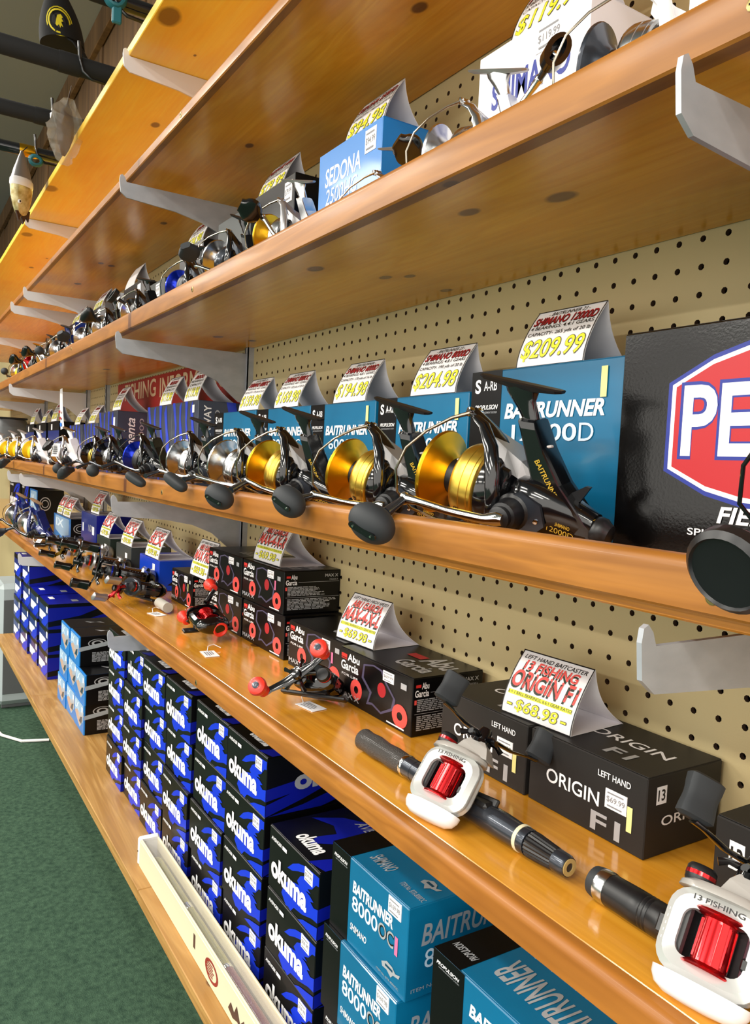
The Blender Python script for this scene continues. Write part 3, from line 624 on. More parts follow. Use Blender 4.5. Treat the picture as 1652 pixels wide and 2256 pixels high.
carton('reel_carton', 'dark green carton left of the slate carton', 'carton', -76.6, -4.1, CZ, 6.4, 4.0, 2.75, 'green_board', {'front': [('r', .6, .5, .76, .75, 'white_ink')]}, group='smaller reel cartons on the counter')
carton('reel_carton', 'navy carton standing taller behind the dark green carton', 'carton', -85.4, -4.1, CZ, 8.4, 4.0, 4.85, 'navy_board', {'front': [('t', 'NX', .5, .55, .75, .72, 'silver_ink', .03), ('r', .1, .5, .18, .72, 'white_ink'), ('r', .75, .5, .88, .7, 'white_ink')], 'right': [('r', 0, 0, 1, 1, 'deep_blue_ink'), ('l', .1, .1, .8, .5, 5, 'silver_ink')]}, group='smaller reel cartons on the counter')
OVAL = {'front': [('p', [(.1, .95), (.9, .95), (.9, .3), (.5, .1), (.1, .3)], 'photo_ink'), ('t', 'IX', .15, .5, .6, .85, 'ice_ink', .05)], 'right': [('r', 0, 0, 1, 1, 'black_board'), ('o', .3, .6, .22, .2, .86, 'silver_ink'), ('o', .3, .6, .14, .12, .8, 'silver_ink')], 'top': [('r', 0, 0, 1, 1, 'black_board')]}
carton('reel_carton', 'sky blue picture carton with ringed emblem on its black side, lower on the counter', 'carton', -104, -4.2, CZ, 12.5, 4.1, 3.2, 'sky_board', OVAL, group='sky blue picture cartons on the counter')
carton('reel_carton', 'sky blue picture carton with ringed emblem, stacked behind on the counter', 'carton', -128, -4.1, CZ, 8, 4.0, 5.6, 'sky_board', OVAL, group='sky blue picture cartons on the counter')
carton('reel_carton', 'black carton with upright lettering at the far left of the counter', 'carton', -152, -4.4, CZ, 14, 4.2, 6.4, 'black_board', {'front': OK_FRONT, 'right': OK_SIDE}, group='black and blue cartons on the counter')
carton('reel_carton', 'black carton with blue splashes, next to the sky blue picture cartons', 'carton', -137, -4.2, CZ, 8, 4.0, 6.6, 'black_board', {'front': OK_FRONT, 'right': OK_SIDE}, group='black and blue cartons on the counter')
cc = lambda lb, x, y, z, pr, **k: price_card(lb, x, y, z, bait_lines('LEFT HAND', 'BAITCAST', 'SLX', '6 + 1 BALL BEARINGS', pr), base=True, ht=2.7, lean=1.1, back=2.4, **k)
cc('price card with red lettering on the bright blue carton', -56.8, -4.0, CZ+2.77, '$99.98', wd=4.4)
cc('price card with red lettering on the dark slate carton', -66.0, -4.0, CZ+2.87, '$99.98', wd=4.4)
cc('price card with red lettering on the dark green carton', -75.6, -4.0, CZ+2.77, '$79.98', wd=4.4)
cc('price card with short red heading on the navy carton', -82.5, -3.6, CZ+4.87, '$69.98', wd=4.4)
cc('pale price card on the lower sky blue picture carton', -98.5, -4.0, CZ+3.22, '$59.98', wd=5.2)
cc('pale triangular price card left of the other on the sky blue carton', -103.5, -3.9, CZ+3.22, '$59.98', wd=4.0)

# ---- ledge D: black and blue cartons, sky blue picture cartons, big teal ones
DZ = -36.19; OW, OD, OH = 5.3, 7.2, 3.1
proto = None
names = {7: 'stack nearest the big teal cartons', 6: 'second stack from the teal cartons', 5: 'third stack from the teal cartons', 4: 'fourth stack from the teal cartons', 3: 'fifth stack from the teal cartons', 2: 'sixth stack from the teal cartons', 1: 'stack beside the sky blue cartons'}
lev = {0: 'lowest', 1: 'second from below', 2: 'third from below', 3: 'topmost'}
rnd = random.Random(3)
for c, x in {7: -17.25, 6: -23.25, 5: -28.65, 4: -34.5, 3: -40.0, 2: -45.3, 1: -50.8}.items():
    for k in range(3 if c == 7 else 4):
        if k == 2 and c == 7: lv = 'topmost'
        else: lv = lev[k]
        lb = f'black and blue carton, {lv} in the {names[c]}'
        dx = rnd.uniform(-.05, .05); dy = rnd.uniform(-.14, .1); rz = R_(rnd.uniform(-.5, .5))
        if proto is None:
            proto = carton('reel_carton', lb, 'carton', x+dx, -8.5+dy, DZ+k*(OH+.03), OW, OD, OH, 'black_board', {'front': OK_FRONT, 'right': OK_SIDE, 'top': OK_TOP}, rz=rz, group='black and blue cartons stacked on the ledge', sticker=('front', .74, .70, .89, .90, '$59.99'))
        else: dup(proto, x+dx, -8.5+dy, DZ+k*(OH+.03), rz, lb)
# far dark blue stacks
FARF = [('r', .0, .78, 1, 1, 'black_board'), ('r', .08, .18, .74, .52, 'white_ink'), ('r', .8, .62, .93, .86, 'white_ink'), ('p', [(.3, 0), (.5, .3), (1, .6), (1, .3), (.7, .0)], 'blue_ink')]
FARS = [('r', 0, .0, 1, 1, 'deep_blue_ink'), ('p', [(0, .3), (.5, .5), (1, .95), (1, .6), (.4, .2), (0, .1)], 'black_board'), ('r', 0, .86, 1, 1, 'black_board'), ('p', [(.3, 0), (.7, .3), (1, .4), (1, .1), (.6, 0)], 'black_board')]
proto = None
for c, x, n, yy in ((0, -87.3, 3, -8.5), (1, -94.1, 3, -8.6), (2, -100.9, 4, -8.7), (3, -107.7, 4, -8.9)):
    for k in range(n):
        wh = ('lowest', 'second', 'third', 'topmost')[k] if n == 4 else ('lowest', 'middle', 'topmost')[k]
        lb = f'dark blue white labelled carton, {wh} in the ' + ('stack next to the sky blue ones', 'stack second from the sky blue ones', 'stack third from the sky blue ones', 'farthest stack at the ledge end')[c]
        if proto is None:
            proto = carton('reel_carton', lb, 'carton', x, yy, DZ+k*3.05, 6.6 if c < 3 else 6.6, 7.4, 3.03, 'navy_board', {'front': FARF, 'right': FARS, 'top': [('r', 0, 0, 1, 1, 'deep_blue_ink'), ('r', .2, .1, .45, .18, 'white_ink'), ('r', .6, .4, .8, .5, 'silver_ink')]}, group='dark blue cartons stacked at the far end of the ledge')
        else: dup(proto, x+rnd.uniform(-.15, .15), yy+rnd.uniform(-.15, .1), DZ+k*3.05, 0, lb)
# sky blue picture cartons with tape
SKYF = [('p', [(.06, .94), (.94, .94), (.94, .42), (.62, .12), (.3, .3), (.06, .5)], 'photo_ink'), ('p', [(.1, .5), (.35, .62), (.62, .5), (.85, .6), (.9, .45), (.62, .16), (.3, .32), (.1, .46)], 'photo_tan'), ('t', 'IX', .12, .62, .5, .88, 'ice_ink', .05), ('r', .78, .66, .92, .86, 'white_ink'), ('p', [(.55, .3), (.7, .5), (.85, .55), (.8, .3)], 'teal_dark')]
SKYR = [('r', 0.02, 0, 1, 1, 'black_board'), ('o', .25, .76, .13, .14, .88, 'silver_ink'), ('o', .25, .76, .08, .09, .6, 'silver_ink'), ('t', 'SHIMANO', .44, .72, .96, .83, 'silver_ink', .05, .25), ('l', .18, .12, .72, .46, 8, 'silver_ink')]
SKYT = [('r', 0, .02, 1, 1, 'black_board'), ('p', [(.35, .3), (.55, .36), (.5, .44), (.7, .56), (.48, .52), (.52, .44)], 'silver_ink')]
spots = []
for k in range(3):
    for c in range(2 if k == 2 else 3): spots.append((k, c))
ph = {0: 'right', 1: 'middle', 2: 'left'}; pv = {0: 'bottom', 1: 'middle', 2: 'top'}
proto = None
for k, c in spots:
    x = -64.2-4.5*c + (0.4 if k == 1 else 0) - (2.9 if k == 2 else 0); lb = f'sky blue picture carton with clear tape, {pv[k]} row, {ph[c] if k < 2 else ("right" if c == 0 else "left")} one'
    if proto is None:
        proto = carton('reel_carton', lb, 'carton', x, -8.6, DZ+k*3.03, 4.4, 7.0, 3.0, 'sky_board', {'front': SKYF, 'right': SKYR, 'top': SKYT}, group='sky blue picture cartons stacked on the ledge')
        b = B(); f = lambda u, v, e: (4.4+e, u*7.0, v*3.0)
        b.add([(2.2, -.03, 1.3), (4.43, -.03, 1.8), (4.43, -.03, 2.3), (2.2, -.03, 1.75)], [(0, 1, 2, 3)], 'clear_tape'); b.add([f(0, .5, .03), f(.62, .74, .03), f(.62, .88, .03), f(0, .64, .03)], [(0, 1, 2, 3)], 'clear_tape'); b.put('tape_strip', proto)
    else: dup(proto, x, -8.6+rnd.uniform(-.1, .1), DZ+k*3.03, 0, lb)
# big teal cartons
tl = lambda lb, x, y, z, wd, d, h, model, rz=0, pr=None: carton('reel_carton', lb, 'carton', x, y, z, wd, d, h, 'teal_board', pr or teal_low(model), rz=rz, group='big teal cartons on the ledge', sticker=('front', .77, .79, .92, .97, '$169.98'))
tl('big teal carton, upper of the pair beside the black and blue stacks', -10.95, -8.45, -28.5, 5.75, 6.4, 3.62, ('8000', 'OC'))
tl('big teal carton, lower of the pair beside the black and blue stacks', -11.15, -8.6, -32.15, 5.75, 6.4, 3.62, ('8000', 'OC'), R_(-.8))
tl('big teal carton on the ledge itself, under the stacked pair', -11.0, -8.5, -36.19, 5.75, 6.4, 4.02, ('8000', 'OC'))
# ------------------------------------------------------------------ reels
mat('black_gloss', '0b0c0f', 0.14, coat=0.6); mat('black_rubber', '24282c', 0.62); mat('black_satin', '131417', 0.38); mat('graphite', '3a3f48', 0.25, 0.6, coat=0.3)
mat('gold_metal', 'dda826', 0.3, 1.0); mat('pale_gold', 'e2c052', 0.33, 1.0); mat('silver_metal', 'c4c6c8', 0.22, 1.0); mat('satin_silver', 'a9a7a8', 0.34, 0.75); mat('chrome', 'd8d8d6', 0.1, 1.0)
mat('blue_metal', '1636d8', 0.2, 0.8, coat=0.4); mat('red_metal', 'c3161c', 0.2, 0.8, coat=0.4); mat('yellow_plastic', 'e8c012', 0.35); mat('white_gloss', 'e9e8ea', 0.22, coat=0.4); mat('pearl_light', 'd2d4d2', 0.25, 0.35, coat=0.4); mat('pearl_grey', 'b9b6b1', 0.3, 0.25, coat=0.3)
mat('red_rubber', 'e03424', 0.38, coat=0.15); mat('wire_steel', 'b8b0a0', 0.2, 1.0); mat('gold_print', 'd8b13c', 0.4, 0.4); mat('white_plastic', 'e8e6e4', 0.45); mat('navy_gloss', '12205a', 0.2, coat=0.5); mat('teal_rubber', '1e6672', 0.5)
mat('leather_grip', '3c3a38', 0.42, bump=0.9, bscale=900, coat=0.15); mat('cork_end', 'b49a5e', 0.8); mat('grey_foam', 'a8a49a', 0.7); mat('ivory_ring', 'd9cfae', 0.4); mat('black_foam', '17181a', 0.85)
MS = MATS
def spinning_reel(label, x, y, z, rot, sc=1.0, body='black_gloss', rotor='black_gloss', side='satin_silver', lip='gold_metal', skirt='pale_gold', foot='black_satin', knob='egg', arm='chrome', wire='wire_steel',
                  tip=(-3.2, -2.0, -.6), kc=(-2.95, -4.0, -.95), text=None, lever=True, group='spinning reels on the lipped shelf', kmat='black_rubber', stem=None, ring=False):
    """spinning reel: spool axis along local x (front to -x), foot upward, handle towards -y."""
    t = thing('spinning_reel', label, 'reel', x, y, z, 0, group, rot=rot, scale=sc)
    stem = stem or body
    # foot with its plate and stem
    b = B(); rs = []
    for s, wd, th in ((-1.9, .16, .05), (-1.75, .24, .09), (-1.0, .29, .15), (-.35, .3, .22), (.3, .28, .17), (.95, .25, .1), (1.15, .16, .06)):
        rs.append([(s, -wd, 3.78), (s, -wd*.7, 3.78-th), (s, wd*.7, 3.78-th), (s, wd, 3.78), (s, wd*.6, 3.82), (s, -wd*.6, 3.82)])
    b.rings(rs, foot, smooth=False); b.put('foot', t)
    b = B(); rs = []
    for px, pz, rx, ry in ((1.55, .2, 1.15, .6), (1.2, .95, .78, .46), (.76, 1.7, .5, .32), (.32, 2.4, .4, .25), (.0, 2.95, .42, .24), (-.3, 3.35, .55, .26), (-.35, 3.66, .66, .26)):
        a = -.45 if pz < 2.6 else -.15
        rs.append([(px+rx*math.cos(q)*math.cos(a), ry*math.sin(q), pz+rx*math.cos(q)*math.sin(a)) for q in [2*math.pi*i/14 for i in range(14)]])
    b.rings(rs, stem); st = b.put('stem', t)
    b = B(); sp_ = [(-.1, 2.7), (.5, 2.75), (.95, 1.95), (1.75, .9), (3.05, -.3), (3.15, -.7), (2.5, -.75), (1.3, -.1), (.72, .8), (.2, 2.0)]
    cx_ = sum(q[0] for q in sp_)/10; cz_ = sum(q[1] for q in sp_)/10
    b.rings([[(cx_+(q[0]-cx_)*k, yy, cz_+(q[1]-cz_)*k) for q in sp_] for yy, k in ((-.52, .86), (-.46, .97), (-.3, 1.0), (.3, 1.0), (.46, .97), (.52, .86))], stem, smooth=False); b.put('body_spine', t)
    # gear housing
    b = B(); rs = []
    for px, cz, cy, ry, rz in ((.05, 0, 0, .55, .6), (.15, 0, 0, .8, .85), (.5, -.02, -.1, .95, .98), (1.1, -.05, -.12, .98, .95), (1.7, -.1, -.08, .82, .82), (2.4, -.22, 0, .56, .62), (3.0, -.34, 0, .47, .52)):
        rs.append([(px, cy+ry*math.copysign(abs(math.cos(q))**.75, math.cos(q)), cz+rz*math.copysign(abs(math.sin(q))**.75, math.sin(q))) for q in [2*math.pi*i/20 for i in range(20)]])
    b.rings(rs, body); b.put('gear_housing', t)
    b = B(); b.prism([(.35, -.55), (1.35, -.72), (1.75, -.3), (1.5, .35), (.75, .62), (.25, .3)], (0, -1.0, -.05), (1, 0, 0), (0, 0, 1), .12, 'graphite'); b.lathe([(.09, 0), (.09, .05), (.05, .06)], 'chrome', 8, (.5, -1.12, -.3), (0, -1, 0)); b.lathe([(.09, 0), (.09, .05), (.05, .06)], 'chrome', 8, (1.45, -1.12, -.25), (0, -1, 0)); b.put('side_cover', t)
    b = B(); b.lathe([(.46, 0), (.5, .08), (.5, .3), (.42, .42), (.36, .55), (.2, .62)], 'black_satin', 20, (2.95, 0, -.34), (1, 0, -.12)); b.put('drag_cap', t)
    if lever:
        b = B(); b.prism([(2.0, .3), (2.35, .45), (2.62, 1.0), (2.45, 1.0), (2.1, .72), (1.8, .5)], (0, .07, 0), (1, 0, 0), (0, 0, 1), .14, 'black_satin'); b.put('bait_lever', t)
        b = B()
        for k in range(5): b.box(2.0+.24*k, 2.06+.24*k, -.3, -.02, .42-.07*k-.08*(k > 2), .44-.07*k-.08*(k > 2), 'gold_print')
        b.put('scale_marks', t)
    # rotor cup, arms
    b = B(); b.lathe([(.5, .12), (1.0, .1), (1.16, 0), (1.22, -.3), (1.2, -.75), (1.1, -.9), (.9, -.9)], rotor, 28); b.put('rotor', t)
    for sg, z1, r1 in ((1, 2.5, 1.0), (-1, -1.66, .7)):
        b = B(); rs = []
        for q in range(9):
            s = q/8; px = .05-2.05*s; pz = sg*(1.0+(abs(z1)-1.0)*(s**.8)); wd = (.62-.3*s)*(.85 if sg > 0 else .7); th = .2-.06*s
            rs.append([(px+.12*sg*0, -wd, pz-sg*.16), (px, -wd*.75, pz+sg*th*.4), (px, 0, pz+sg*th), (px, wd*.75, pz+sg*th*.4), (px, wd, pz-sg*.16), (px+.05, 0, pz-sg*.14)])
        b.rings(rs, rotor); b.put('bail_arm', t)
    b = B(); rs = []
    for px, z0, z1, wd in ((.75, .5, 1.0, .4), (.3, .8, 1.35, .6), (-.3, .98, 1.62, .58), (-.95, 1.25, 1.9, .42), (-1.35, 1.6, 2.02, .26)):
        rs.append([(px, -wd, z0), (px, -wd*.8, z1), (px, wd*.8, z1), (px, wd, z0)])
    b.rings(rs, side, smooth=False); b.put('arm_cover', t)
    b = B(); b.lathe([(.0, -.3), (.13, -.3), (.17, -.2), (.11, -.05), (.17, .1), (.17, .22), (.0, .25)], 'chrome', 14, (-2.02, -.05, 2.46), (-.5, -.8, .1)); b.put('line_roller', t)
    b = B(); b.tube([(-2.0, -.12, 2.4), (-1.3, -.45, 2.2), (-.6, -1.0, 1.7), (-.18, -1.42, .95), (.02, -1.56, .1), (-.05, -1.42, -.65), (-.2, -1.1, -1.15)], [.14, .2, .24, .25, .24, .2, .12], rotor, 10, .55, up=(-1, 0, 0)); b.put('rotor_strut', t)
    # bail wire
    b = B(); P = [(-2.05, -.25, 2.45), (-2.6, -.5, 2.2), (-3.3, -.95, 1.65), (-3.9, -1.25, .95), (-4.2, -1.35, .1), (-4.1, -1.3, -.75), (-3.6, -1.05, -1.3), (-2.8, -.6, -1.6), (-2.05, -.1, -1.68)]
    b.tube(P, [.075, .06, .05, .05, .05, .05, .05, .055, .07], wire, 8); b.put('bail_wire', t)
    # spool
    b = B(); b.lathe([(.72, -3.05), (1.0, -3.05), (1.42, -3.2), (1.52, -3.18), (1.54, -3.11), (1.5, -3.04), (1.15, -2.9), (.85, -2.74), (.72, -2.6), (.66, -2.55)], lip, 36); b.put('spool_lip', t)
    b = B(); b.lathe([(.66, -2.6), (.64, -2.5), (.64, -1.9)], 'black_satin', 24, cap=(False, False))
    for k in range(8): b.box(-2.5, -2.1, -.06, .06, .6, .66, 'white_ink') if k == 0 else None
    b.put('spool_arbor', t)
    b = B(); b.lathe([(.66, -1.98), (1.2, -1.95), (1.3, -1.9), (1.38, -1.75), (1.43, -1.45), (1.43, -1.43), (1.41, -1.41), (1.43, -1.39), (1.45, -1.1), (1.43, -1.08), (1.45, -1.06), (1.45, -.95), (1.38, -.88), (1.3, -.86)], skirt, 40); sp = b.put('spool', t)
    b = B(); b.lathe([(1.36, -.9), (1.39, -.8), (1.38, -.45), (1.3, -.3), (1.1, -.25)], 'black_gloss', 32, cap=(False, True)); b.put('spool_skirt', t)
    if text:
        b = B()
        def cyl(u, v, e):
            a = R_(200+75*u); r = 1.40+.05*(1-v)+e*1.5; return (-1.75+.8*(1-v), r*math.cos(a), r*math.sin(a)*1.0)
        prints(b, [('t', text[0], .05, .58, .75, .86, 'black_ink', .04, .15), ('r', 0, .5, 1, .52, 'black_ink'), ('t', text[1], .1, .28, .6, .46, 'black_ink', .0), ('t', text[2], .2, .1, .5, .2, 'black_ink', .02)], lambda u, v, e: cyl(u, v, e)); b.put('spool_lettering', sp)
        b = B()
        prints(b, [('t', text[0], 0, 0, 1, 1, 'gold_print', .03, .15)], lambda u, v, e: (.78+.95*u+.14*v, -.525-e*2, 1.5-1.15*u+.13*v)); b.put('stem_lettering', st)
        b = B(); prints(b, [('t', text[2], .0, .65, .6, 1, 'gold_print', .03), ('t', text[1], -.3, 0, .8, .5, 'gold_print', .0)], lambda u, v, e: (1.95+.75*u, -.74+.26*u-e*3, -.55+.36*v-.16*u)); b.put('housing_lettering', t)
    b = B(); b.lathe([(.0, -3.36), (.3, -3.36), (.42, -3.3), (.52, -3.2), (.56, -3.05)], 'graphite', 20); b.box(-3.5, -3.34, -.08, .08, -.38, .38, 'graphite', .03); b.put('drag_knob', t)
    # handle
    b = B(); b.lathe([(.66, .8), (.64, 1.1), (.52, 1.18), (.54, 1.26), (.46, 1.7), (.36, 1.74), (.38, 1.95), (.2, 2.05)], 'black_satin', 20, (.55, 0, -.2), (0, -1, 0)); b.put('handle_hub', t)
    T_ = Vector(tip); H = Vector((.55, -2.0, -.2)); K = Vector(kc)
    b = B(); d = T_-H
    b.tube([H+d*-.06, H, H+d*.12+Vector((0, -.1, -.08)), H+d*.5+Vector((0, -.12, -.06)), H+d*.85, T_], [.2, .26, .17, .14, .15, .2], arm, 10); b.ell(T_, (.2, .2, .24), arm, 12, 8); b.put('handle_arm', t)
    ax = (K-T_); 
    b = B(); b.tube([T_, T_+ax*.35, T_+ax*.6], [.14, .17, .2], 'graphite', 10); b.put('knob_shaft', t)
    zn = ax.normalized(); xn = Vector((1, 0, -.3)) if knob in ('egg', 'bar') else zn.orthogonal(); xn = (xn-zn*xn.dot(zn)).normalized(); M = Matrix((xn, zn.cross(xn), zn)).transposed()
    b = B()
    if knob == 'bar':
        b.ell(K, (.95, .36, .4), kmat, 24, 12, M, .7); b.put('handle_knob', t)
    elif knob == 'egg':
        b.ell(K, (.86, .68, .6), kmat, 28, 16, M); hk = b.put('handle_knob', t)
        n = M @ Vector((0, 0, 1)); cc = K+n*.57
        b = B(); pts = [(-.42+.12*math.cos(q), .12*math.sin(q)) for q in [math.pi/2+math.pi*i/6 for i in range(7)]]+[(.42+.12*math.cos(q), .12*math.sin(q)) for q in [-math.pi/2+math.pi*i/6 for i in range(7)]]
        b.prism(pts, cc-n*.03, M @ Vector((1, 0, 0)), M @ Vector((0, 1, 0)), .06, 'black_gloss')
        for s in (-.36, .36): b.lathe([(.04, 0), (.04, .05)], 'chrome', 8, cc+M @ Vector((s, 0, .01)), n)
        b.put('knob_cap', hk)
    elif knob == 'paddle':
        rs = []
        for q in range(9):
            s = q/8; w_ = (.26+.3*math.sin(math.pi*min(s*1.1, 1))**.8) if s > .05 else .2; h_ = .32
            rs.append([K+M @ Vector((math.copysign(abs(math.cos(a))**.6, math.cos(a))*w_*1.6, math.copysign(abs(math.sin(a))**.6, math.sin(a))*h_, -.75+1.5*s)) for a in [2*math.pi*i/14 for i in range(14)]])
        b.rings(rs, kmat); b.put('handle_knob', t)
    elif knob == 'tee':
        rs = []
        for s, w_, h_ in ((-.7, .32, .3), (-.4, .4, .34), (-.1, .7, .42), (.3, 1.15, .52), (.65, 1.25, .56), (.95, 1.05, .46), (1.12, .5, .26)):
            rs.append([K+M @ Vector((math.cos(a)*w_, math.sin(a)*h_, s)) for a in [2*math.pi*i/16 for i in range(16)]])
        b.rings(rs, kmat); b.put('handle_knob', t)
    elif knob == 'ported':
        n = 20; ou = [(1.0*math.cos(2*math.pi*i/n), .5*math.sin(2*math.pi*i/n)) for i in range(n)]; inn = [(p[0]*.72, p[1]*.55) for p in ou]
        vs = []
        for zz, pp in ((-.25, ou), (.25, ou), (.25, inn), (-.1, inn)): vs.append([K+M @ Vector((p[0]*(1 if zz > 0 else .85), p[1], zz)) for p in pp])
        b.rings(vs, kmat); b.put('handle_knob', t)
        b = B(); b.lathe([(.14, 0), (.14, .2), (.08, .24)], 'chrome', 12, K+M @ Vector((-.1, 0, -.08)), M @ Vector((0, 0, 1))); b.put('knob_bolt', t)
    elif knob == 'disc':
        b.lathe([(.3, -.45), (.42, -.3), (.72, -.2), (.86, .0), (.86, .25), (.74, .36), (.7, .3), (0, .26)], kmat, 32, K, ax); b.put('handle_knob', t)
    else:
        b.ell(K, (.62, .62, .62), kmat, 22, 14); b.put('handle_knob', t)
    if ring:
        b = B(); b.tube([(.62+.36*math.cos(a)+.1*math.sin(a), .34*math.sin(a), 1.75+.2*math.cos(a)) for a in [2*math.pi*i/16 for i in range(17)]], .05, 'white_plastic', 6); b.put('cable_tie', t)
    return t
RB = (.222, .214, .342)
spinning_reel('big gold spooled reel in front of the tall teal carton', -2.75, -6.66, -9.47, RB, 1.0, text=('BAITRUNNER', '12000D', 'SHIMANO'), ring=True)
spinning_reel('gold spooled reel, second from the right on the lipped shelf', -9.47, -6.93, -9.6, (.208, .234, .372), .91, tip=(-3.37, -2, -.95), kc=(-3.17, -3.8, -.8), text=('BAITRUNNER', '8000D', 'SHIMANO'), ring=True)
spinning_reel('gold spooled reel, third from the right on the lipped shelf', -18.27, -6.9, -9.6, (.221, .227, .363), .9, tip=(-2.5, -2, -.4), kc=(-1.75, -4.6, -.5), text=('BAITRUNNER', '6000D', 'SHIMANO'))
spinning_reel('silver spooled reel with oblong black knob, left of the gold ones', -23.9, -7.0, -9.55, (.2, .231, .406), .88, lip='silver_metal', skirt='silver_metal', knob='bar', tip=(-3.6, -2, -.8), kc=(-3.43, -3.8, -.77), text=('BAITRUNNER', '8000OC', 'SHIMANO'))
spinning_reel('silver spooled reel, leftmost of the silver pair beside the striped cartons', -32.64, -6.95, -9.4, (.214, .224, .378), .82, lip='silver_metal', skirt='silver_metal', knob='bar', tip=(-3.3, -2, -.8), kc=(-2.6, -4.8, -.75))
spinning_reel('black reel with bright blue spool in front of the striped cartons', -44.6, -6.9, -9.4, RB, .81, side='black_satin', lip='blue_metal', skirt='black_satin', arm='black_gloss', wire='black_gloss', tip=(-3.6, -2, -.4), kc=(-4.0, -4.3, -.9), knob='ball')
spinning_reel('black reel with silver striped spool, left of the blue spooled reel', -54.9, -6.9, -9.4, RB, .8, side='black_satin', lip='black_gloss', skirt='silver_metal', arm='graphite', wire='black_gloss', knob='tee', kc=(-3.0, -4.9, -1.0), foot='graphite')
spinning_reel('black reel with pale ring, second left of the blue spooled reel', -61, -6.9, -9.4, RB, .8, side='black_satin', lip='black_gloss', skirt='pale_gold', arm='graphite', wire='wire_steel', knob='ball', kc=(-3.0, -4.6, -1.0), foot='graphite')
spinning_reel('white wrapped silver reel with raised black grip, left on the lipped shelf', -76.5, -7.0, -9.4, RB, .85, body='white_gloss', rotor='silver_metal', side='white_gloss', lip='silver_metal', skirt='white_gloss', foot='silver_metal', knob='paddle', tip=(-2.4, -2.0, 2.2), kc=(-.6, -3.0, 2.0), stem='white_gloss', kmat='black_satin')
for k, (x, lb, c) in enumerate(((-98, 'silver reel with yellow spool and black T knob, nearest of the yellow ones', 'yellow_plastic'), (-113, 'silver reel with yellow spool, middle one of the yellow three', 'yellow_plastic'), (-124, 'silver reel with yellow spool, farthest of the yellow three', 'yellow_plastic'), (-141, 'red and silver reel at the far left end of the lipped shelf', 'red_metal'))):
    spinning_reel(lb, x, -7.0, -9.4, RB, .9, body='satin_silver', rotor='silver_metal', side='white_gloss', lip=c, skirt=c, foot='satin_silver', knob='tee' if k < 3 else 'ball', kc=(-2.9, -4.3, -1.1), stem='white_gloss')
spinning_reel('black and red reel with large round knob at the right edge', 11.15, -8.1, -9.0, RB, .92, side='black_gloss', lip='red_metal', skirt='red_metal', arm='black_gloss', wire='black_gloss', knob='disc', tip=(-2.9, -2.6, -.7), kc=(-3.25, -4.1, -1.1), kmat='black_satin')
# top row reels
GA = 'reels on the third shelf'
AR = lambda lb, x, y, z, sc=.74, **k: spinning_reel(lb, x, y, z, k.pop('rot', RB), sc, group=GA, **k)
AR('silver footed reel with ported black knob before the white carton', -5.2, -6.4, 2.5, .75, body='silver_metal', stem='silver_metal', side='satin_silver', foot='satin_silver', lip='silver_metal', skirt='silver_metal', rotor='silver_metal', knob='ported', kc=(3.66, -2.7, 3.8), tip=(2.7, -1.9, 3.0), kmat='black_gloss', rot=(.23, .2, .43))
AR('pale reel with thin curved wire at the top right edge', 2.8, -6.6, 2.5, .8, body='white_gloss', side='white_gloss', foot='satin_silver', lip='graphite', skirt='silver_metal', rotor='white_gloss', knob='ball', kc=(3, -3, .9), tip=(2.2, -2.0, .6))
AR('black handled silver reel in front of the blue carton', -12.6, -5.3, 2.5, .75, body='silver_metal', stem='silver_metal', foot='satin_silver', lip='silver_metal', skirt='silver_metal', rotor='silver_metal', knob='paddle', kc=(1.9, -2.7, 3.25), tip=(2.6, -1.9, 2.6), kmat='black_gloss', rot=(.23, .12, .42))
AR('silver footed reel between the blue and the black cartons', -19.2, -7.2, 2.5, .74, body='silver_metal', stem='silver_metal', foot='satin_silver', lip='gold_metal', skirt='silver_metal', rotor='satin_silver', knob='paddle', kc=(-2.1, -2.7, 1.7), tip=(-1.6, -2.0, 1.3), kmat='black_gloss')
AR('black reel before the grey boxed cartons on the third shelf', -27.7, -6.9, 2.75, .74, side='graphite', lip='silver_metal', skirt='graphite', knob='paddle', kc=(-3, -3, .5), rot=(.23, .36, .4))
AR('black reel with blue spool and upright foot, left of the grey boxed cartons', -34.6, -7.0, 2.5, .76, side='graphite', lip='blue_metal', skirt='black_satin', knob='paddle', kc=(3.2, -3, .9), tip=(2.4, -2.0, .6), kmat='black_gloss')
AR('black reel with ported knob, third shelf, mid left', -47, -7.0, 2.5, .76, side='graphite', lip='silver_metal', skirt='black_satin', knob='ported', kc=(-1.5, -3.2, 2.0), tip=(-1.0, -2.0, 1.2), kmat='black_satin')
AR('black reel with bronze knob, third shelf, left of the ported one', -57.5, -7.0, 2.5, .76, side='graphite', lip='silver_metal', skirt='black_satin', knob='tee', kc=(-.5, -3.0, 1.8), tip=(0, -2.0, 1.2), kmat='black_satin')
AR('black and silver reel before the leftmost small dark cartons', -66, -7.0, 2.5, .76, side='silver_metal', lip='silver_metal', skirt='silver_metal', knob='paddle', kc=(-3, -3, .5))
AR('reel with tall navy stem at the left end of the dark cartons', -79.5, -7.0, 2.6, .82, body='navy_gloss', side='silver_metal', lip='silver_metal', skirt='silver_metal', knob='ball', kc=(-3, -3, .2))
AR('silver and black reel on the third shelf, second past the dark cartons', -89, -7.0, 2.6, .82, side='silver_metal', lip='silver_metal', skirt='silver_metal', knob='tee', kc=(-2, -3, 1.2), tip=(-1.5, -2, .8), kmat='black_gloss')
AR('bronze footed reel on the third shelf, far left', -100, -7.0, 2.6, .84, side='graphite', foot='gold_metal', lip='red_metal', skirt='black_satin', knob='tee', kc=(-2, -3, 1.2), tip=(-1.5, -2, .8), kmat='black_gloss')
AR('green grey reel on the third shelf at the far left edge', -113, -7.0, 2.6, .86, side='teal_rubber', lip='silver_metal', skirt='yellow_plastic', knob='ball', kc=(-2, -3, .6))

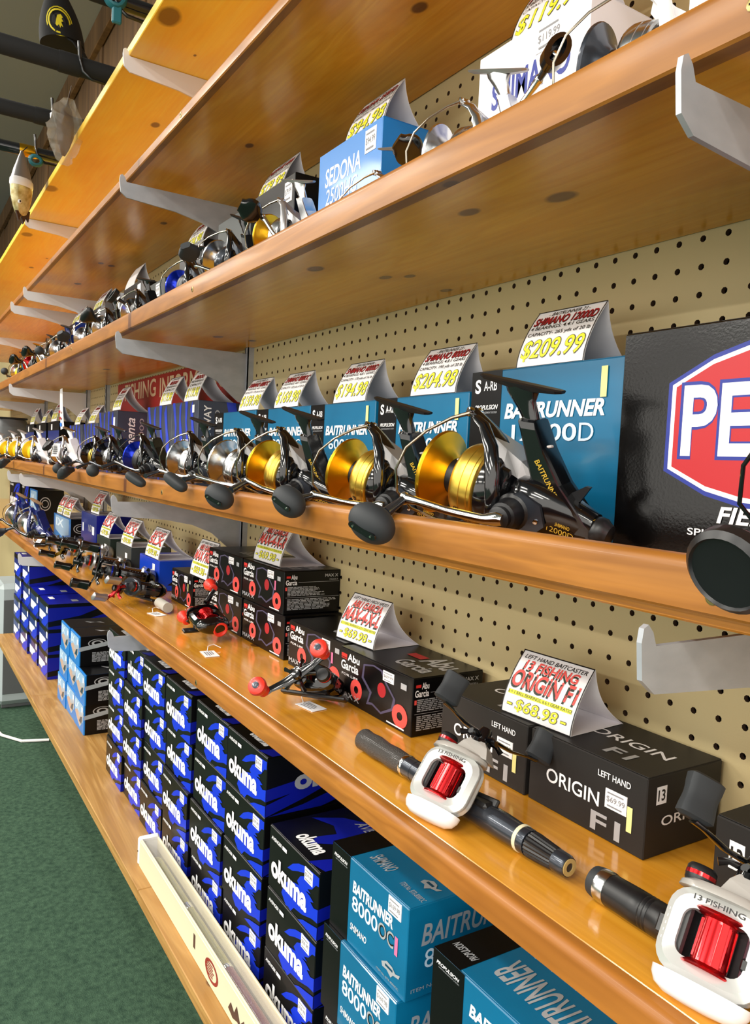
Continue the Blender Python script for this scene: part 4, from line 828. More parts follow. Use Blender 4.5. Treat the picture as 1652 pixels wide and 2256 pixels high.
# ---- low baitcasting reels
def baitcaster(label, x, y, z, rot, sc=1.0, shell='pearl_grey', palm='white_gloss', spool='red_metal', knob='paddle', kmat='black_rubber', arm='black_gloss', star='black_gloss', bar=((-1.0, 2.2, 1.6), (1.55, 2.2, -1.4)), text=None, accent='red_metal', cap=None, ringm=None, ks=1.0, group='low reels on the counter'):
    """low profile reel: spool across local y, handle on +y, rod seat below along x."""
    t = thing('baitcasting_reel', label, 'reel', x, y, z, 0, group, rot=rot, scale=sc)
    def rr(ax_, ay, r, n=5):
        P = []
        for cx, cy, a0 in ((ax_-r, ay-r, 0), (-ax_+r, ay-r, 90), (-ax_+r, -ay+r, 180), (ax_-r, -ay+r, 270)):
            for k in range(n+1): P.append((cx+r*math.cos(R_(a0+90*k/n)), cy+r*math.sin(R_(a0+90*k/n))))
        return P
    o_ = rr(1.2, 1.0, .55); i_ = rr(.78, .56, .28); m_ = rr(1.02, .84, .44)
    zt = lambda p: 1.12-.12*abs(p[0])-.05*p[0]
    b = B(); n = len(o_)
    rings = [[(p[0]*1.02, p[1]*1.02, zt(p)-.42) for p in o_], [(p[0], p[1], zt(p)-.12) for p in o_], [(p[0], p[1], zt(p)) for p in m_], [(p[0], p[1], zt(p)-.1) for p in i_], [(p[0], p[1], zt(p)-.6) for p in i_]]
    b.rings(rings, ringm or palm, cap=(False, False)); b.put('frame_ring', t)
    b = B(); b.rings([[(p[0]*k, p[1]*k2, zz) for p in o_] for k, k2, zz in ((.7, .6, .16), (.92, .85, .28), (1.0, .98, .5), (1.02, 1.0, .75))], shell, cap=(True, False)); b.put('reel_body', t)
    b = B(); b.box(-.84, .84, -.64, .64, .22, .3, 'black_satin'); b.box(-.84, -.6, -.62, .62, .3, .85, 'black_satin', .06); b.put('inner_well', t)
    prof = [(1.2*math.cos(a)*(.95 if math.cos(a) > 0 else 1), .62+.74*math.sin(a)) for a in [2*math.pi*i/24 for i in range(24)]]
    b = B(); k = [( -.98, 1.0), (-1.16, .98), (-1.34, .88), (-1.46, .66), (-1.5, .25)]
    b.rings([[(p[0]*s, yy, .66+(p[1]-.62)*s*.8) for p in prof] for yy, s in k], palm); b.put('palm_plate', t)
    if cap:
        b = B(); b.lathe([(.5, 0), (.5, .06), (.42, .1), (.34, .06), (.3, .03)], cap, 24, (.35, -1.42, .5), (0, -1, 0)); b.put('dial_ring', t)
    b = B(); k = [(.98, 1.0), (1.12, .97), (1.2, .86)]
    b.rings([[(p[0]*s, yy, .62+(p[1]-.62)*s) for p in prof] for yy, s in k], shell); b.put('gear_plate', t)
    b = B(); b.rings([[(-.35, 1.15, .3), (1.15, 1.15, .15), (1.2, 1.15, .85), (-.2, 1.15, .95)], [(-.15, 1.55, .35), (.9, 1.55, .25), (.95, 1.55, .75), (-.05, 1.55, .85)], [(0, 1.75, .4), (.65, 1.75, .3), (.7, 1.75, .65), (.1, 1.75, .75)]], shell, smooth=False); b.put('gear_box', t)
    # spool
    b = B(); pr = [(.2, -.66), (.6, -.66), (.62, -.62), (.58, -.58), (.42, -.5), (.4, .5), (.58, .58), (.62, .62), (.6, .66), (.2, .66)]
    b.lathe(pr, spool, 28, (.0, 0, .68), (0, 1, 0))
    for q in range(10):
        a = 2*math.pi*q/10; b.box(-.03+.4*math.cos(a), .03+.4*math.cos(a), -.44, .44, .65+.4*math.sin(a), .71+.4*math.sin(a), spool)
    b.put('spool', t)
    b = B(); b.box(-1.16, -.86, -.55, .55, .62, .98, 'black_gloss', .07)
    for q in range(5): b.box(-1.1, -.9, -.4+.17*q, -.34+.17*q, .97, 1.0, 'silver_ink')
    b.put('thumb_bar', t)
    b = B(); b.tube([(.72, -.66, .62), (.72, .66, .62)], .09, 'graphite', 8); b.tube([(.86, -.66, .5), (.86, .66, .5)], .06, 'chrome', 8); b.box(.68, .98, -.3, .0, .4, .9, 'black_satin', .05); b.put('level_wind', t)
    b = B(); b.box(-1.7, 1.8, -.26, .26, -.16, .02, 'black_satin', .05); b.box(-.7, .7, -.3, .3, .0, .22, 'black_satin', .05); b.put('reel_foot', t)
    # handle side
    P1, P2 = Vector(bar[0]), Vector(bar[1]); H = Vector((.3, 2.15, .15+.2)); 
    b = B(); b.lathe([(.42, 1.7), (.4, 1.85), (.26, 1.9), (.26, 2.2), (.2, 2.34), (.0, 2.36)], 'black_gloss', 18, (.3, 0, .35), (0, 1, 0)); b.put('handle_hub', t)
    b = B()
    for q in range(5):
        a = 2*math.pi*q/5+.3; c, s_ = math.cos(a), math.sin(a)
        b.tube([(.3+.25*c, 1.95, .35+.25*s_), (.3+.6*c, 1.98, .35+.6*s_), (.3+.85*c, 1.86, .35+.85*s_)], [.11, .1, .13], star, 8, .6)
    b.put('star_drag', t)
    b = B(); b.lathe([(.3, 1.1), (.36, 1.2), (.36, 1.5), (.3, 1.58), (.0, 1.6)], 'black_satin', 20, (-.75, 0, .7), (0, 1, 0)); b.lathe([(.37, 1.3), (.37, 1.4)], accent, 20, (-.75, 0, .7), (0, 1, 0), cap=(False, False)); b.put('tension_cap', t)
    b = B(); mid = (P1+P2)/2; mid = Vector((mid.x, 2.12, mid.z))
    pts = [P1+Vector((0, .18, 0)), P1*.82+mid*.18+Vector((0, .14, 0)), P1*.5+mid*.5, mid, P2*.5+mid*.5, P2*.82+mid*.18+Vector((0, .14, 0)), P2+Vector((0, .18, 0))]
    b.tube(pts, [.2, .16, .2, .27, .2, .16, .2], arm, 10, .3, up=((P2-P1).normalized().cross(Vector((0, 1, 0))))); b.put('handle_arm', t)
    for P in (P1, P2):
        K = P+Vector((0, .78, 0)); u = (P2-P1).normalized(); M = Matrix((u, Vector((0, 1, 0)), u.cross(Vector((0, 1, 0))))).transposed()
        b = B()
        if knob == 'paddle':
            rs = []
            for q in range(9):
                s = q/8; w_ = ks*(.47+.03*math.cos(2*math.pi*s)); h_ = (.23+.03*math.cos(2*math.pi*s))*(1.0 if ks == 1 else .85)
                if q in (0, 8): w_ *= .72; h_ *= .5
                if q in (1, 7): w_ *= .98; s = s+(.06 if q == 7 else -.06)
                rs.append([K+M @ Vector((math.copysign(abs(math.cos(a))**.55, math.cos(a))*w_, -.58+1.16*s, math.copysign(abs(math.sin(a))**.55, math.sin(a))*h_)) for a in [2*math.pi*i/16 for i in range(16)]])
            b.rings(rs, kmat); b.put('handle_knob', t)
        else:
            b.lathe([(.2, -.42), (.3, -.38), (.3, -.25), (.26, -.05), (.4, .2), (.46, .42), (.42, .58), (.3, .66), (.17, .67), (.0, .67)], kmat, 24, K, (0, 1, 0)); hk = b.put('handle_knob', t)
            b = B(); b.lathe([(.17, .66), (.17, .69), (.1, .70), (.0, .69)], 'graphite', 14, K, (0, 1, 0)); b.put('knob_cap', hk)
    if text:
        b = B(); prints(b, [('t', text, 0, 0, 1, 1, 'black_ink', .02)], lambda u, v, e: (-.62+1.2*u, .74+.13*v, zt((-.62+1.2*u, 0))-.02+e*2)); b.put('lettering', t)
    return t
def rod_grip(label, x0, x1, y, z, kind):
    t = thing('rod_grip', label, 'rod', x0, y, z, 0, 'short display rod grips on the counter'); L = x1-x0
    if kind == 1:
        b = B(); b.lathe([(.42, 0), (.46, .06), (.43, .5), (.47, 1.1), (.42, 1.8), (.45, 2.5), (.43, 3.0), (.4, 3.3)], 'leather_grip', 24); b.put('rear_grip', t)
        b = B(); b.lathe([(.43, 3.28), (.44, 3.32), (.44, 3.42), (.42, 3.46)], 'chrome', 24); b.lathe([(.41, 3.46), (.41, 4.0)], 'graphite', 24); b.put('winding_check', t)
        b = B(); b.lathe([(.40, 4.0), (.42, 4.6), (.42, 7.6), (.44, 8.2), (.45, 9.0), (.42, 9.9)], 'graphite', 24); b.put('reel_seat', t)
        b = B(); b.box(6.6, 8.4, -.3, .3, .25, .52, 'black_satin', .1); b.put('seat_hood', t)
        b = B(); b.lathe([(.44, 9.9), (.455, 9.93), (.455, 10.02), (.44, 10.05)], 'ivory_ring', 24); b.put('trim_ring', t)
        b = B(); b.lathe([(.43, 10.05), (.43, 10.3), (.42, 10.35)], 'graphite', 24)
        n = 44; ra = []
        for px, r in ((10.4, .42), (10.5, .43), (11.4, .36), (11.5, .34)): ra.append([(px, (r-(.03 if i % 2 else 0))*math.cos(2*math.pi*i/n), (r-(.03 if i % 2 else 0))*math.sin(2*math.pi*i/n)) for i in range(n)])
        b.rings(ra, 'black_satin', smooth=False); b.lathe([(.35, 11.5), (.34, 11.9), (.3, 12.0)], 'graphite', 24); b.put('locking_nut', t)
        b = B(); b.lathe([(.27, 11.98), (.27, 12.03), (.14, 12.03), (.13, 11.9)], 'cork_end', 20); b.put('cork_end', t)
    elif kind == 2:
        b = B(); b.lathe([(.3, -.12), (.42, -.08), (.46, .1), (.46, .2)], 'black_rubber', 24); b.put('butt_cap', t)
        b = B(); b.lathe([(.47, .2), (.48, .24), (.48, .5), (.46, .55)], 'silver_metal', 24); b.put('butt_ring', t)
        b = B(); pr = [(.45, .55), (.47, 1.4)]
        for k in range(3): pr += [(.47, 1.7+.13*k), (.44, 1.74+.13*k), (.47, 1.78+.13*k)]
        pr += [(.46, 2.6), (.43, 3.4), (.42, L)]
        b.lathe(pr, 'black_satin', 24); b.put('rear_grip', t)
    else:
        b = B(); b.lathe([(.36, 0), (.4, .05), (.4, L)], 'grey_foam', 24); b.put('foam_grip', t)
    return t
rod_grip('black rod grip with textured butt carrying the white framed reel', -10.75, 1.3, -7.3, -20.5, 1)
rod_grip('black rod grip with silver butt ring at the lower right corner', 2.2, 14.5, -7.15, -20.5, 2)
BR = (R_(50), 0, .2)
baitcaster('white framed low reel with red spool on the middle rod grip', -4.0, -7.55, -20.08, BR, 1.0, text='13 FISHING', ringm='pearl_light')
baitcaster('white framed low reel with red spool at the lower right corner', 6.45, -7.5, -20.08, (R_(54), 0, .2), 1.0, text='13 FISHING', ringm='pearl_light')
YA = lambda d, r=0, p=0: (R_(r), R_(p), R_(d))
baitcaster('black low reel with two round red knobs, in front of the ringed cartons', -17.0, -6.4, -20.4, YA(-140, 30), 1.0, shell='black_gloss', palm='black_gloss', spool='red_metal', knob='round', kmat='red_rubber', bar=((-1.0, 2.2, 1.44), (1.6, 2.2, -.74)), accent='red_rubber')
baitcaster('black low reel lying with red dial ring and red knobs, left of the other', -33.0, -6.3, -20.3, YA(90, 12), 1.0, shell='black_gloss', palm='black_gloss', spool='red_metal', knob='round', kmat='red_rubber', bar=((1.15, 2.2, 1.82), (-.55, 2.2, -.55)), accent='red_rubber', cap='red_rubber')
rod_grip('short grey foam grip end lying beside the lone black ringed carton', -44.2, -41.8, -6.3, -20.5, 3)
baitcaster('dark low reel with red handle left of the grey foam grip', -46.6, -7.0, -20.40, YA(196, 12), 1.1, shell='graphite', palm='black_gloss', spool='black_satin', knob='paddle', kmat='satin_silver', arm='red_metal', star='red_metal', bar=((-.4, 2.1, .9), (.9, 2.1, -.5)), ks=.62)
baitcaster('black low reel with blue cap before the bright blue carton', -53.0, -6.4, -20.40, YA(172, 12), 1.4, shell='black_gloss', palm='black_gloss', spool='silver_metal', knob='paddle', kmat='black_gloss', accent='blue_metal', bar=((-.2, 2.1, 1.9), (.5, 2.1, -.6)), ks=.62)
baitcaster('black and silver low reel with dark paddle knob before the slate carton', -60.5, -6.6, -20.40, YA(170, 12), 1.4, shell='satin_silver', palm='black_gloss', spool='silver_metal', knob='paddle', kmat='black_gloss', bar=((-.9, 2.1, 1.5), (1.3, 2.1, -.3)), ks=.62)
baitcaster('silver low reel with gold trim before the dark green carton', -70, -6.2, -20.30, YA(176, 12), 1.45, shell='silver_metal', palm='satin_silver', spool='silver_metal', knob='paddle', kmat='black_gloss', arm='gold_metal', bar=((-1.1, 2.1, .9), (1.1, 2.1, -.3)), ks=.62)
baitcaster('large black low reel left of the silver gold trimmed one', -80.3, -6.5, -20.2, YA(168), 1.1, shell='black_satin', palm='black_satin', spool='black_satin', knob='paddle', kmat='black_gloss', bar=((-.6, 2.1, 1.2), (.7, 2.1, .15)), ks=.62)
GC = 'spinning reels at the far end of the counter'
spinning_reel('navy spinning reel with white tag on the counter, nearer of the pair', -92, -7.9, -19.1, RB, 1.0, body='navy_gloss', rotor='navy_gloss', side='silver_metal', lip='silver_metal', skirt='white_gloss', foot='rough_plank', arm='black_gloss', knob='tee', tip=(-3.2, -2.0, -.3), kc=(-4.3, -3.2, -.9), group=GC)
spinning_reel('navy spinning reel on the counter, farther of the pair', -105, -7.9, -19.1, RB, 1.0, body='navy_gloss', rotor='navy_gloss', side='silver_metal', lip='silver_metal', skirt='silver_metal', foot='rough_plank', arm='black_gloss', knob='tee', tip=(-3.2, -2.0, -.3), kc=(-4.3, -3.2, -.9), group=GC)
def tag_card(label, x, y, z, rot, wd=.9, ln=1.5):
    t = thing('string_tag', label, 'tag', x, y, z, rot=rot)
    b = B(); b.box(0, ln, 0, wd, 0, .02, 'paper'); b.put('tag_card', t)
    b = B(); prints(b, [('l', .15, .15, .85, .8, 4, 'grey_ink')], lambda u, v, e: (u*ln, v*wd, .02+e)); b.put('lettering', t)
    b = B(); b.tube([(.1, .45, .03), (-.3, .6, .25), (-.5, 1.0, .3), (-.2, 1.4, .12)], .025, 'white_plastic', 5); b.put('string', t)
tag_card('white string tag lying by the grey foam grip', -42.6, -7.7, -20.98, (0, 0, .2))
tag_card('white string tag under the reel with the red dial ring', -29.6, -8.0, -20.98, (0, 0, -.1))
tag_card('white string tag under the reel with two round red knobs', -17.6, -7.2, -20.98, (0, 0, .15))
tag_card('white string tag hanging on the nearer navy reel', -88.5, -9.2, -20.95, (R_(58), 0, .3), 2.0, 1.1)
tag_card('white printed tag hanging from the white wrapped reel', -76.6, -9.3, -9.4, (R_(80), 0, .3), 1.5, 1.6)
# ---- third shelf cartons (upper row)
AZ = 1.01
SH = lambda u0=.1, u1=.72, v0=.42, v1=.58, m='white_ink': ('t', 'SHIMANO', u0, v0, u1, v1, m, .05)
ca = lambda lb, x, wd, top, body, pr, y=-5.0, d=4.6, st=None: carton('reel_carton', lb, 'carton', x, y, AZ, wd, d, top-AZ, body, pr, group='reel cartons on the third shelf', sticker=st)
ca('white carton with dark lettering, second from the right on the third shelf', -8.1, 5.8, 7.6, 'white_board', {'front': [('t', 'SHIMANO', .15, .64, .86, .80, 'navy_line', .05), ('t', 'NASCI 2500', .16, .47, .76, .57, 'black_ink', .01, .2)], 'right': [('t', 'NA', .4, .6, .9, .72, 'black_ink', .0), ('r', .35, .5, .95, .51, 'black_ink'), ('r', .4, .28, .95, .45, 'black_ink')]}, st=('front', .56, .82, .78, .96, '$119.99'))
ca('white carton at the upper right corner of the picture', 1.6, 6.0, 7.6, 'white_board', {'front': [('t', 'SHIMANO', .15, .47, .86, .63, 'navy_line', .05)]})
ca('bright blue carton with white lettering on the third shelf', -21.7, 6.4, 7.95, 'sky_board', {'front': [('t', 'SEDONA', .12, .72, .70, .86, 'white_ink', .03, .1), ('t', '2500HG', .14, .58, .66, .70, 'white_ink', .005, .15)], 'right': [('t', 'SEDONA', .4, .6, .95, .72, 'white_ink', .02)]}, st=('front', .76, .8, .92, .96, '$94.99'))
ca('black carton right of the hanging bracket, beside the bright blue one', -30.6, 5.85, 8.05, 'black_board', {'front': [SH(.12, .78, .42, .6)], 'right': [('t', 'NEXAVE', .5, .5, .95, .6, 'azure_ink', .02), ('r', .45, .44, .95, .45, 'silver_ink'), ('o', .6, .25, .1, .08, .6, 'silver_ink')]}, st=('front', .78, .78, .95, .95, '$79.99'))
ca('slate carton with two lines of lettering below the bracket end', -37.1, 5.9, 7.9, 'slate_board', {'front': [SH(.15, .78, .5, .68), ('t', 'NEXAVE 4000HG', .14, .3, .8, .38, 'azure_ink', .0, .2)]}, st=('front', .76, .86, .92, .99, '$79.99'))
ca('black carton left of the slate one, half covered by a curved card', -45.8, 5.6, 7.7, 'black_board', {'front': [SH(.3, .9, .3, .46)], 'right': [('o', .6, .3, .12, .1, .6, 'silver_ink')]}, st=('front', .8, .75, .95, .95, '$69.99'))
ca('slate carton behind the blue spooled reel on the third shelf', -56.0, 6.3, 6.5, 'slate_board', {'front': [SH(.2, .85, .35, .5)]}, st=('front', .6, .75, .78, .95, '$49.99'))
for x, wd, lb in ((-63.5, 6.4, 'dark carton, nearest of the small four at the left of the third shelf'), (-71.5, 6.6, 'dark carton, second of the small four at the left of the third shelf'), (-80.5, 7.0, 'dark carton, third of the small four at the left of the third shelf'), (-94.5, 7.0, 'dark carton with navy side, farthest of the small four on the third shelf')):
    ca(lb, x, wd, 7.6, 'black_board', {'front': [SH(.1, .75, .35, .5), ('r', .8, .72, .98, .95, 'white_ink')], 'right': [('r', 0, 0, 1, 1, 'navy_board')] if x < -90 else [('r', 0, 0, .12, 1, 'silver_ink')]})
pa = lambda lb, x, z, L, wd=3.9, y=-4.5, **k: price_card(lb, x, y, z, L, wd=wd, ht=k.pop('ht', 2.4), **k)
pa('price card reading 119.99 behind the white carton at the top', -6.9, 7.65, shim_lines('- NASCI -', 'NASCI 2500', '5 BEARINGS; 6.2:1 GEARS', 'CAPACITY- 140 yds of 8 lb', '$119.98'))
pa('price card reading 94.98 behind the bright blue carton', -19.9, 7.98, shim_lines('- SEDONA -', 'SEDONA 2500FD', '3+1 BEARINGS; 6.2:1 GEARS', 'CAPACITY- 140 yds of 8 lb', '$94.98'))
pa('price card reading 79.99 behind the black carton by the bracket', -31.4, 8.0, shim_lines('- NEXAVE -', 'NEXAVE 4000', 'BEARINGS; 5.8:1 GEARS', 'CAPACITY- 200 yds of 10 lb', '$79.99'))
pa('curved price card on the black carton left of the slate one', -46.2, 7.73, mini_lines('$74.98'), wd=4.2)
pa('open folded card standing over the slate carton, mid left third shelf', -65.3, 7.65, [], wd=3.6, ht=2.6)
pa('white price card on the small dark cartons, right one of the pair', -80, 7.63, mini_lines('$59.98'), wd=4.6)
pa('white price card on the small dark cartons, left one of the pair', -92.5, 7.63, mini_lines('$59.98'), wd=4.6)

# ---- tray with a rod on the ledge
mat('cream_plastic', 'dcd2b4', 0.42, coat=0.15); mat('olive_shaft', '9c9448', 0.25, coat=0.5); mat('maroon_shaft', '7c1c22', 0.3, coat=0.4); mat('clear_plastic', 'f0f2ee', 0.06, alpha=0.1); mat('maroon_ink', '8a2620', 0.5); mat('brown_ink', '4a3028', 0.5)
t = thing('rod_tray', 'long cream display tray holding a slim rod, lying along the ledge edge', 'tray', -33.7, -10.36, -36.19)
b = B(); L = 30.0; b.box(.3, L, 0, .12, 0, 1.75, 'cream_plastic', .03); b.box(.3, L, 1.2, 1.32, 0, 1.75, 'cream_plastic', .03); b.box(.3, L, .1, 1.22, 0, .12, 'cream_plastic'); b.box(.3, L, .1, .2, 1.5, 1.82, 'cream_plastic', .03); b.put('tray_body', t)
b = B(); b.box(-.05, .35, -.04, 1.36, -.0, 1.9, 'white_plastic', .12); b.lathe([(.05, 0), (.05, .02)], 'dark_hole', 8, (.15, -.045, .95), (0, -1, 0)); b.put('end_cap', t)
b = B(); b.lathe([(.2, 1.9), (.3, 2.0), (.34, 2.3), (.34, 8.0)], 'olive_shaft', 20, (0, .68, .95)); b.lathe([(.35, 8.0), (.36, 8.5), (.35, 8.6)], 'chrome', 20, (0, .68, .95)); b.lathe([(.34, 8.6), (.36, 9.3), (.36, 14.4)], 'olive_shaft', 20, (0, .68, .95)); b.put('rod_blank', t)
b = B(); b.lathe([(.37, 14.4), (.38, 14.6), (.36, 14.7)], 'chrome', 20, (0, .68, .95)); b.lathe([(.35, 14.7), (.36, 22.0), (.3, 29)], 'maroon_shaft', 20, (0, .68, .95)); b.put('rod_handle', t)
b = B(); b.box(.36, L, .22, 1.2, 1.6, 1.64, 'clear_plastic'); b.put('clear_cover', t)
b = B(); prints(b, [('r', .375, .35, .385, .8, 'brown_ink'), ('o', .47, .5, .032, .32, .75, 'maroon_ink'), ('l', .445, .3, .495, .7, 5, 'maroon_ink'), ('p', [(.55, .3), (.56, .55), (.575, .4), (.585, .7), (.6, .35), (.615, .6), (.625, .3), (.61, .2), (.59, .3), (.57, .2)], 'brown_ink'), ('p', [(.64, .5), (.66, .25), (.665, .3), (.65, .52)], 'brown_ink'), ('p', [(.7, .15), (.71, .95), (.76, .55), (.8, .15)], 'maroon_ink')], lambda u, v, e: (u*30, -e, v*1.75)); b.put('lettering', t)

# ---- rods in wire cradles above the topmost shelf
mat('black_wire', '0d0e10', 0.3, coat=0.4); mat('glossy_rod', '16181e', 0.15, coat=0.7); mat('fish_gold', '9a8440', 0.3, 0.4, coat=0.5, var=.2, vscale=(60, 60, 60), col2='d8d0a0'); mat('bag_film', 'c8c2b6', 0.1, alpha=0.25, coat=0.5); mat('bark_brown', '3a2416', 0.7); mat('cap_black', '0d0d0f', 0.85, bump=.3, bscale=900); mat('cap_yellow', 'd8c51e', 0.6)
def long_rod(label, x, z, y0, m, r, gloss=False, mark=False):
    t = thing('fishing_rod', label, 'rod', x, y0, z, 0, 'rods resting in the wire cradles')
    b = B(); b.lathe([(r*.85, 0), (r, .1), (r, 15.0), (r*.85, 15.2)], m, 18, d=(0, -1, 0)); b.put('butt_grip', t)
    b = B(); b.lathe([(r*.9, 15.2), (r*.8, 22), (r*.7, 30)], 'glossy_rod', 14, d=(0, -1, 0)); b.put('shaft', t)
    b = B(); b.lathe([(r*1.06, 3.0), (r*1.08, 3.1), (r*1.08, 4.6), (r*1.04, 4.8)], 'black_foam' if not mark else 'gold_metal', 18, d=(0, -1, 0)); b.put('sleeve', t)
    if mark:
        b = B()
        for k in range(4): b.box(r*.9, r*.95, -8.2-.5*k, -8.0-.5*k, -.1, .1, 'silver_ink')
        b.put('markings', t)
def wire_cradle(label, x, z, y):
    t = thing('wire_cradle', label, 'rack', x, y, z, 0, 'wire cradles on the topmost shelf')
    b = B(); b.tube([(0, -2.3, 1.9), (0, -2.2, .4), (0, -1.9, -.5), (0, -1.2, -.95), (0, 0, -1.0), (0, 1.0, -.95), (0, 1.6, -.5), (0, 1.8, .4), (0, 1.85, 1.6)], .14, 'black_wire', 8); b.put('hook', t)
    b = B(); b.tube([(0, 0, -1.0), (0, .1, 20.62-z)], .14, 'black_wire', 8); b.put('post', t)
ZR = 24.6
for x, r, m, mk, lb in ((-44.2, .55, 'glossy_rod', False, 'black rod above the first white bracket, nearest at the top'), (-56.3, .8, 'black_foam', False, 'thick black foam gripped rod under the black cap'), (-69.3, .75, 'black_foam', False, 'thick black foam gripped rod, middle of the four'), (-80.0, .62, 'glossy_rod', True, 'glossy black rod with small silver markings, lowest of the four')):
    long_rod(lb, x, ZR, -8.0, m, r, mark=mk)
for x, lb in ((-43.6, 'black wire cradle wrapped with the teal strap'), (-55.4, 'black wire cradle under the second rod'), (-68.4, 'black wire cradle under the middle rod'), (-79.2, 'black wire cradle under the marked rod')):
    wire_cradle(lb, x, ZR-.2, -9.0)
t = thing('strap', 'teal rubber strap looped around the nearest wire cradle', 'strap', -43.6, -11.1, ZR)
b = B(); b.tube([(.1, -.9*math.cos(a)*.8, .85*math.sin(a)) for a in [2*math.pi*i/14 for i in range(15)]], .34, 'teal_rubber', 8, .5); b.put('loop', t)
b = B(); b.box(-.1, .25, -.2, .5, -2.0, -.5, 'teal_rubber', .1); b.put('tail', t)
t = thing('strap', 'small teal strap knotted on the farthest wire cradle', 'strap', -79.0, -11.2, ZR-1.2)
b = B(); b.tube([(.1, -.6*math.cos(a), .5*math.sin(a)) for a in [2*math.pi*i/12 for i in range(13)]], .3, 'teal_rubber', 8, .6); b.put('loop', t)
# cap hung from the rod
t = thing('baseball_cap', 'black cap with round yellow emblem hanging over the thick rod', 'cap', -60.6, -12.0, 29.9, rot=(R_(4), R_(-6), R_(58)), scale=.7)
b = B(); rs = []
for j in range(12):
    s = j/11; rr_ = 3.6*math.sin(math.pi*(.12+.42*s)); rs.append([(rr_*.72*math.cos(a), rr_*math.sin(a)*.98, 3.6-6.6*s) for a in [2*math.pi*i/28 for i in range(28)]])
b.rings(rs, 'cap_black'); b.put('crown', t)
b = B(); b.ell((0, 0, 3.7), (.3, .3, .2), 'cap_black', 10, 6); b.put('button', t)
b = B(); rs = []
for q in range(9):
    a = R_(-50+100*q/8); c, s_ = math.cos(a), math.sin(a)
    rs.append([(2.4*c, 3.3*s_, -3.0), (2.8*c+1.6*max(c, 0)*.4, 3.2*s_, -5.4*max(.55, c)), (2.6*c+1.6*max(c, 0)*.4, 3.1*s_, -5.5*max(.55, c)), (2.2*c, 3.1*s_, -3.1)])
b.rings(rs, 'cap_black'); b.put('visor', t)
b = B(); cm = lambda u, v, e: ((2.47+e*3)*math.cos((u-.5)*1.5-1.15)*.99, (3.4+e*3)*math.sin((u-.5)*1.5-1.15)*1.02, -2.6+4.2*v)
prints(b, [('o', .5, .3, .42, .42, 0, 'cap_yellow'), ('o', .5, .3, .38, .38, 0, 'cap_black'), ('o', .5, .3, .35, .35, .86, 'cap_yellow'), ('o', .5, .3, .22, .22, 0, 'black_ink'), ('p', [(.38, .2), (.42, .34), (.46, .46), (.56, .5), (.62, .42), (.58, .38), (.62, .3), (.56, .28), (.6, .14), (.54, .18), (.52, .1), (.48, .2), (.42, .14)], 'cap_yellow')], cm); b.put('emblem', t)
# shiny wrapped mount and gold fish mount
rnd = random.Random(5)
t = thing('wrapped_fish', 'brown fish in crinkled clear film hanging below the cap', 'ornament', -60.2, -11.4, 20.7, rot=(0, R_(6), R_(25)), scale=.66)
b = B(); rs = []
for j in range(14):
    s = j/13; r0 = 2.6*math.sin(math.pi*(.08+.84*s))**.8
    rs.append([((r0*.55+rnd.uniform(-.3, .3))*math.cos(a), (r0+rnd.uniform(-.35, .35))*math.sin(a), 3.6-8.4*s+rnd.uniform(-.2, .2)) for a in [2*math.pi*i/12 for i in range(12)]])
b.rings(rs, 'bag_film', smooth=False); b.put('film', t)
b = B(); b.rings([[(r*.35*math.cos(a), r*math.sin(a), zz) for a in [2*math.pi*i/12 for i in range(12)]] for r, zz in ((.1, 3.2), (.8, 2.2), (1.3, .8), (1.4, -1), (.8, -2.8), (.3, -3.8))], 'bark_brown'); b.prism([(-.2, 3.0), (.3, 5.6), (.1, 3.0)], (0, 0, 0), (0, 1, 0), (0, 0, 1), .1, 'bark_brown'); b.put('fish_body', t)
t = thing('fish_mount', 'gold and white banded fish mount hanging head down beside the far rod', 'ornament', -77.5, -12.8, 19.2, rot=(0, 0, R_(35)))
b = B(); prof = [(.15, 4.4), (.5, 3.6), (.95, 2.4), (1.25, 1.4)]
b.rings([[(r*.6*math.cos(a), r*math.sin(a), zz) for a in [2*math.pi*i/18 for i in range(18)]] for r, zz in prof], 'satin_silver'); b.put('tail', t)
b = B(); b.rings([[(r*.62*math.cos(a), r*math.sin(a), zz) for a in [2*math.pi*i/18 for i in range(18)]] for r, zz in ((1.25, 1.4), (1.4, 1.2), (1.42, .7), (1.35, .5))], 'white_gloss'); b.put('band', t)
b = B(); b.rings([[(r*.62*math.cos(a), r*math.sin(a), zz) for a in [2*math.pi*i/18 for i in range(18)]] for r, zz in ((1.35, .5), (1.25, -.6), (1.0, -1.6), (.7, -2.3), (.35, -2.7))], 'fish_gold')
b.ell((.45, -.6, -1.2), (.2, .25, .25), 'white_gloss', 10, 8); b.ell((.6, -.66, -1.2), (.08, .12, .12), 'black_gloss', 8, 6); b.put('fish_body', t)
b = B(); b.prism([(-.9, -2.2), (-.5, -3.2), (-.2, -2.5), (.1, -3.4), (.5, -2.6), (.8, -3.0), (1.0, -1.8)], (.1, 0, 0), (0, 1, 0), (0, 0, 1), .2, 'bark_brown'); b.put('fin', t)
b = B(); b.tube([(0, 0, 4.3), (.2, .5, 5.0), (-.6, 1.2, 5.2)], .05, 'black_wire', 6); b.put('hanging_wire', t)
